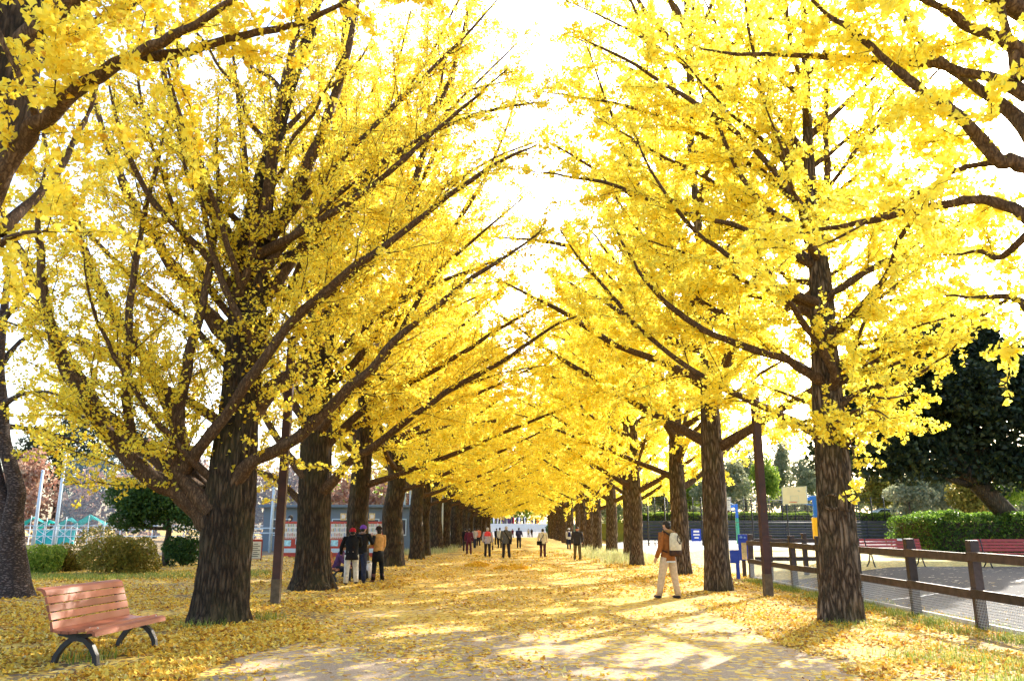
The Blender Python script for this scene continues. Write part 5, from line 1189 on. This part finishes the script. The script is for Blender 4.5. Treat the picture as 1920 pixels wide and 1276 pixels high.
    if collar or hood:
        cm = MB(); c = UP(.855, -.012)
        if hood: cm.ball(UP(.845, -.045), (.062*H, .042*H, .034*H), 2); cm.tube([UP(.85, 0)+Vector((.05*H*math.cos(a), .05*H*math.sin(a), -.004*H*math.sin(a))) for a in [2*PI*k/14 for k in range(14)]], .018*H, 7, closed=True)
        else: cm.tube([c+Vector((.045*H*math.cos(a), .045*H*math.sin(a), 0)) for a in [2*PI*k/14 for k in range(14)]], .02*H, 7, closed=True)
        cm.build('hood' if hood else 'collar', hood or collar, root)
    tr = MB()
    hipc = (LJ[0][0]+LJ[1][0])/2
    loft(tr, [(hipc+Vector((0, 0, -.05*H)), .074*H*b, .062*H*b), (hipc, .09*H*b, .072*H*b), (hipc+Vector((0, 0, .06*H)), .084*H*b, .066*H*b)], 14)
    for J in LJ:
        hip, kn, an = J; m1 = hip+(kn-hip)*.45; m2 = kn+(an-kn)*.5
        tr.tube([hip+Vector((0, 0, .0)), m1, kn, m2, an+Vector((0, 0, -.005*H))], [x*H*(.5+.5*b) for x in (.062, .055, .044, .041, .038)], 12)
    for v in tr.b.verts:
        w = v.co; v.co += Vector((math.sin(w.z*44/H+w.y*30), math.sin(w.z*37/H+w.x*40), 0))*.002*H
    tr.build('trousers' if not skirt else 'tights', bottom, root)
    if skirt:
        sk = MB(); loft(sk, [(hipc+Vector((0, 0, -.16*H)), .12*H, .10*H), (hipc+Vector((0, 0, -.05*H)), .11*H, .09*H), (hipc+Vector((0, 0, .08*H)), .09*H, .072*H)], 18); sk.build('skirt', skirt, root)
    for J in LJ:
        sh = MB(); a = J[2]; sh.ball(a+Vector((0, .03*H, -.022*H)), (.027*H, .075*H, .024*H), 2)
        for v in sh.b.verts: v.co.z = max(v.co.z, a.z-.042*H)
        if boots: sh.tube([a+Vector((0, 0, -.02*H)), a+(J[1]-a)*.45], [.034*H, .043*H], 10)
        sh.build('boot' if boots else 'shoe', boots or shoe, root)
    root['_j'] = 0; del root['_j']
    return root, UP, AJ, LJ
def place(o, root, off=(0, 0, 0)):
    """put a carried thing (built in the person's own axes) where the person stands; it stays a thing of its own"""
    o.location = root.location; o.rotation_euler = root.rotation_euler; return o
BRN = cloth('brown jacket', (.26, .10, .03)); CRM = cloth('cream trousers', (.52, .40, .27)); CAN = cloth('cream canvas', (.58, .54, .42)); DBR = cloth('dark brown canvas', (.05, .03, .025))
p = gnd(1256, 1121); p.z = 0
man, UP, AJ, LJ = person(p, 1.80, 36, 'man in brown jacket and beige trousers carrying a cream backpack', BRN, CRM, legs=((9, 9, 2), (-7, 4, 3)), arms=((-4, 11, 38), (0, 12, 28)), coat=.475, hood=cloth('tan hood', (.30, .17, .06)), shirt=cloth('pale blue shirt', (.5, .62, .75)), detail=2, headturn=10, group='people under the trees', build=1.05)
H = 1.80
pk = empty('backpack', (0, 0, 0)); tag(pk, 'cream backpack with dark brown base on the back of the man in brown', 'backpack'); place(pk, man)
m = MB(); loft(m, [(UP(.575, -.135), .075*H, .05*H), (UP(.60, -.14), .09*H, .062*H), (UP(.70, -.14), .092*H, .066*H), (UP(.78, -.13), .078*H, .055*H), (UP(.825, -.115), .05*H, .032*H), (UP(.835, -.11), .02*H, .015*H)], 16); m.build('bag', CAN, pk)
m = MB(); loft(m, [(UP(.535, -.13), .07*H, .045*H), (UP(.55, -.135), .092*H, .064*H), (UP(.60, -.14), .096*H, .068*H), (UP(.612, -.14), .09*H, .063*H)], 16); m.build('base', DBR, pk)
m = MB(); m.tube([UP(.80, -.19, .0), UP(.74, -.205, .035), UP(.69, -.208, .01), UP(.74, -.206, -.03), UP(.80, -.19, -.0)], .006*H, 5); m.build('cord', DBR, pk)
m = MB(); m.ball(UP(.70, -.207, .02), (.013*H, .006*H, .017*H), 1); m.build('patch', DBR, pk)
for s in (-1, 1):
    m = MB(); m.tube([UP(.80, -.10, s*.055), UP(.852, -.02, s*.072), UP(.82, .062, s*.078), UP(.72, .085, s*.085), UP(.62, .04, s*.112), UP(.585, -.08, s*.095)], .011*H, 6); m.build('strap', DBR, pk)
# group at the mossy trunk
BLK = cloth('black coat', (.012, .012, .014)); WHT = cloth('white trousers', (.62, .60, .55)); NAV = cloth('dark jeans', (.025, .03, .055)); TAN = cloth('tan jacket', (.50, .28, .10)); RED = cloth('red knit', (.42, .015, .03)); PUR = cloth('purple knit', (.16, .06, .42)); DKB = cloth('dark brown knit', (.03, .015, .012)); PURD = cloth('purple coat', (.10, .05, .14))
g_ = 'women by the second bench'
person(gnd(657, 1096), 1.62, 12, 'woman in black coat, white trousers and red hat, seen from behind', BLK, WHT, hat=RED, legs=((-2, 3, 2), (12, 4, 26)), arms=((18, 20, 20), (40, 10, 60)), coat=.43, boots=SHOE, build=1.2, lean=12, group=g_, collar=BLK)
person(gnd(674, 1092), 1.70, -18, 'woman in purple hat, dark coat and jeans, bending beside the red hat', BLK, NAV, hat=PUR, legs=((4, 4, 4), (-4, 6, 3)), arms=((22, 8, 40), (40, 8, 105)), coat=.5, lean=8, build=1.15, collar=cloth('fur collar', (.22, .15, .13)), group=g_, boots=SHOE)
person(gnd(707, 1090), 1.66, 38, 'woman in tan jacket, short black skirt and brown boots', TAN, BLK, hat=DKB, skirt=BLK, legs=((3, 3, 2), (-2, 5, 3)), arms=((14, 6, 70), (8, 8, 30)), coat=.54, boots=mat('brown boot', (.10, .025, .015), .45, .4), build=1.02, group=g_, hairlen=.02)
person((-5.62, 25.55, -.42), 1.6, -92, 'seated person in purple coat half hidden behind the mossy trunk', PURD, NAV, legs=((82, 6, 80), (80, 6, 80)), arms=((25, 8, 40), (25, 8, 40)), coat=.5, lean=18, sit=True, group=g_)
PLA = mat('white plastic bag', (.72, .72, .74), .35, .4, noise=.1, nscale=9)
q = gnd(691, 1083); bg_ = empty('shopping_bag', q); tag(bg_, 'white plastic shopping bag on the leaves by the tan jacket woman', 'bag')
m = MB(); m.ball((0, 0, .24), (.22, .17, .25), 3)
for v in m.b.verts: v.co = Vector((v.co.x*(1+.12*math.sin(v.co.z*30)), v.co.y*(1+.15*math.sin(v.co.x*26+1)), max(v.co.z, 0)+.02*math.sin(v.co.x*40)*(v.co.z > .3)))
m.build('sack', PLA, bg_)
for s in (-.1, .1): m = MB(); m.tube([(-.08, s, .4), (-.05, s, .54), (.05, s, .54), (.08, s, .4)], .012, 6); m.build('handle', PLA, bg_)
q = gnd(681, 1086); hb = empty('dark_bag', q); tag(hb, 'black bag on the ground left of the white plastic bag', 'bag')
m = MB(); m.box((0, 0, .15), (.34, .22, .30), bev=.05, taper=.8); m.build('sack', BLK, hb); m = MB(); m.tube([(-.1, 0, .28), (-.06, 0, .4), (.06, 0, .4), (.1, 0, .28)], .012, 6); m.build('handle', BLK, hb)
# strollers
def c_(n, c): return cloth(n, c)
MAR = c_('maroon vest', (.11, .02, .045)); GRY = c_('grey tweed', (.105, .10, .095)); DKG = c_('dark trousers', (.028, .024, .026)); PNK = c_('coral red yoke', (.75, .07, .08)); LGR = c_('light grey lilac', (.42, .37, .42)); WHJ = c_('white jacket', (.62, .63, .64)); NVJ = c_('navy jacket', (.04, .04, .09)); CRJ = c_('cream jacket', (.66, .60, .48)); OLV = c_('olive trousers', (.13, .10, .045)); DKJ = c_('dark jacket', (.04, .035, .036)); SAL = c_('salmon jacket', (.66, .22, .14)); CHQ = c_('pale checked jacket', (.40, .40, .44)); PLUM = c_('plum trousers', (.07, .025, .035))
STR = ((6, 2, 3), (-8, 2, 4)); STR2 = ((-9, 2, 4), (9, 2, 4)); STD = ((2, 3, 2), (-1, 4, 2))
person(gnd(879, 1039), 1.60, 8, 'walker in maroon vest over grey sleeves, dark red trousers', MAR, PLUM, legs=STD, arms=((5, 14, 20), (5, 12, 20)), coat=.46, group='people strolling along the avenue')
person(gnd(872, 1033), 1.62, 0, 'dark clothed walker close behind the one in the maroon vest', BLK, DKG, legs=STR)
person(gnd(890, 1027), 1.62, 30, 'walker in a pale checked jacket right of the maroon vest', CHQ, NAV, legs=STR2, arms=((10, 12, 30), (14, 20, 60)))
person(gnd(897, 1023), 1.66, 10, 'walker in a salmon jacket behind the pale checked one', SAL, DKG, legs=STR)
pp, UPx, AJx, LJx = person(gnd(914, 1044), 1.66, 4, 'walker in grey jacket with coral red shoulders, dark trousers', LGR, DKG, hair=HAIRG, legs=STR, arms=((4, 12, 10), (2, 13, 8)), coat=.45, band=PNK, build=1.12)
hb = empty('handbag', (0, 0, 0)); tag(hb, 'dark handbag in the right hand of the walker with coral red shoulders', 'bag'); w = AJx[1][2]+AJx[1][3]*.06
m = MB(); m.box(w+Vector((.03, 0, -.26)), (.09, .26, .26), bev=.02, taper=.85); m.build('bag_body', DBR, hb); m = MB(); m.tube([w+Vector((.03, -.08, -.14)), w+Vector((.03, -.04, 0)), w+Vector((.03, .04, 0)), w+Vector((.03, .08, -.14))], .012, 5); m.build('handle', DBR, hb); place(hb, pp)
pp, UPx, AJx, LJx = person(gnd(949, 1046), 1.74, -5, 'grey haired man in grey jacket with a bag strap across his back', GRY, DKG, hair=HAIRG, legs=((3, 4, 2), (-4, 6, 3)), arms=((6, 9, 16), (6, 9, 16)), coat=.45, build=1.22, collar=GRY)
sb = empty('shoulder_bag', (0, 0, 0)); tag(sb, 'dark shoulder bag with a long strap on the man in grey', 'bag'); H = 1.74
m = MB(); m.tube([UPx(.86, -.02, -.06), UPx(.80, -.088, -.035), UPx(.68, -.10, .05), UPx(.56, -.105, .115)], .014*H, 6); m.tube([UPx(.86, -.02, -.06), UPx(.80, .085, -.03), UPx(.66, .09, .06), UPx(.56, .03, .13)], .012*H, 6); m.build('strap', BLK, sb)
m = MB(); m.box(UPx(.50, -.03, .15), (.09, .26, .24), bev=.02); m.build('bag_body', BLK, sb); place(sb, pp)
person(gnd(937, 1027), 1.68, 0, 'walker in a white jacket left of the man in grey', WHJ, DKG, legs=STR2)
person(gnd(931, 1021), 1.62, 0, 'dark clothed walker left of the white jacket', BLK, BLK, legs=STD)
pp, UPx, AJx, LJx = person(gnd(973, 1027), 1.68, -12, 'man in navy jacket with a dark backpack, dark trousers', NVJ, DKG, legs=((10, 3, 4), (-10, 4, 6)), coat=.5, build=1.1, arms=((16, 10, 50), (14, 10, 50)))
def daypack(pp, UPx, H, m_, label):
    pk = empty('backpack', (0, 0, 0)); tag(pk, label, 'backpack', 'backpacks worn by walkers'); m = MB(); loft(m, [(UPx(.60, -.12), .06*H, .035*H), (UPx(.64, -.135), .075*H, .05*H), (UPx(.76, -.13), .07*H, .046*H), (UPx(.82, -.11), .035*H, .02*H)], 12); m.build('bag', m_, pk)
    for s in (-1, 1): m = MB(); m.tube([UPx(.80, -.10, s*.05), UPx(.852, -.01, s*.07), UPx(.80, .07, s*.078), UPx(.68, .06, s*.1), UPx(.62, -.08, s*.09)], .01*H, 5); m.build('strap', m_, pk)
    place(pk, pp)
daypack(pp, UPx, 1.68, c_('dark violet pack', (.05, .045, .11)), 'dark backpack on the man in the navy jacket')
pp, UPx, AJx, LJx = person(gnd(1018, 1044), 1.60, -4, 'walker in cream jacket with a black shoulder bag, plum trousers', CRJ, PLUM, legs=((3, 2, 2), (-3, 2, 3)), arms=((4, 14, 20), (6, 10, 20)), coat=.46, build=1.12, hairlen=.0, hood=CRJ)
sb = empty('shoulder_bag', (0, 0, 0)); tag(sb, 'black shoulder bag at the left hip of the cream jacket walker', 'bag'); H = 1.6
m = MB(); m.tube([UPx(.85, -.02, .06), UPx(.76, -.09, .035), UPx(.62, -.105, -.06), UPx(.52, -.08, -.12)], .011*H, 6); m.build('strap', BLK, sb); m = MB(); m.box(UPx(.485, -.07, -.12), (.30, .11, .22), bev=.03); m.build('bag_body', BLK, sb); place(sb, pp)
pp, UPx, AJx, LJx = person(gnd(1067, 1030), 1.62, 5, 'walker in white jacket and white hat with a navy backpack', WHJ, NAV, hat=WHJ, shoe=SHOEW, legs=STR2, coat=.48)
daypack(pp, UPx, 1.62, c_('navy pack', (.015, .02, .09)), 'navy backpack on the walker in the white hat')
person(gnd(1083, 1050), 1.70, 172, 'man in open dark jacket and olive trousers walking towards the camera', DKJ, OLV, skin=SKINR, hair=HAIRB, legs=((9, 3, 6), (-7, 4, 8)), arms=((10, 12, 18), (-6, 12, 18)), coat=.47, build=1.15, shirt=BLK)
person(gnd(961, 1008), 1.55, 5, 'small far walker in maroon in the middle of the avenue', MAR, DKG, legs=STD)
person(gnd(991, 1007), 1.6, 0, 'far walker in pale top, left one of a pair', CHQ, DKG, legs=STD)
person(gnd(997, 1007), 1.6, 10, 'far walker in dark coat, right one of a pair', DKB, DKG, legs=STD)
person(gnd(990, 1001), 1.7, 0, 'far figure in dark blue beyond the pair near the terrace', NVJ, DKG, legs=STD)
# far crowd on the terrace: one mass of tiny figures
cr = MB(); cg = random.Random(3); mats = [BLK, NVJ, WHJ, DKB, PURD, GRY, RED]
for k in range(46):
    x = cg.uniform(-5.6, 4.6); y = 182+cg.uniform(0, 5); h = cg.uniform(1.5, 1.75); z = 2.64; cr.mi = cg.choice((0, 0, 1, 1, 2, 3, 4, 5, 6))
    loft(cr, [((x, y, z), .1, .09), ((x, y, z+.48*h), .17, .12), ((x, y, z+.7*h), .21, .13), ((x, y, z+.82*h), .17, .11), ((x, y, z+.85*h), .06, .06)], 8)
    cr.mi = 7; cr.ball((x, y, z+.93*h), (.1, .11, .13), 1)
tag(cr.build('crowd', mats+[HAIRB]), 'distant crowd standing on the white terrace', 'crowd', kind='stuff')
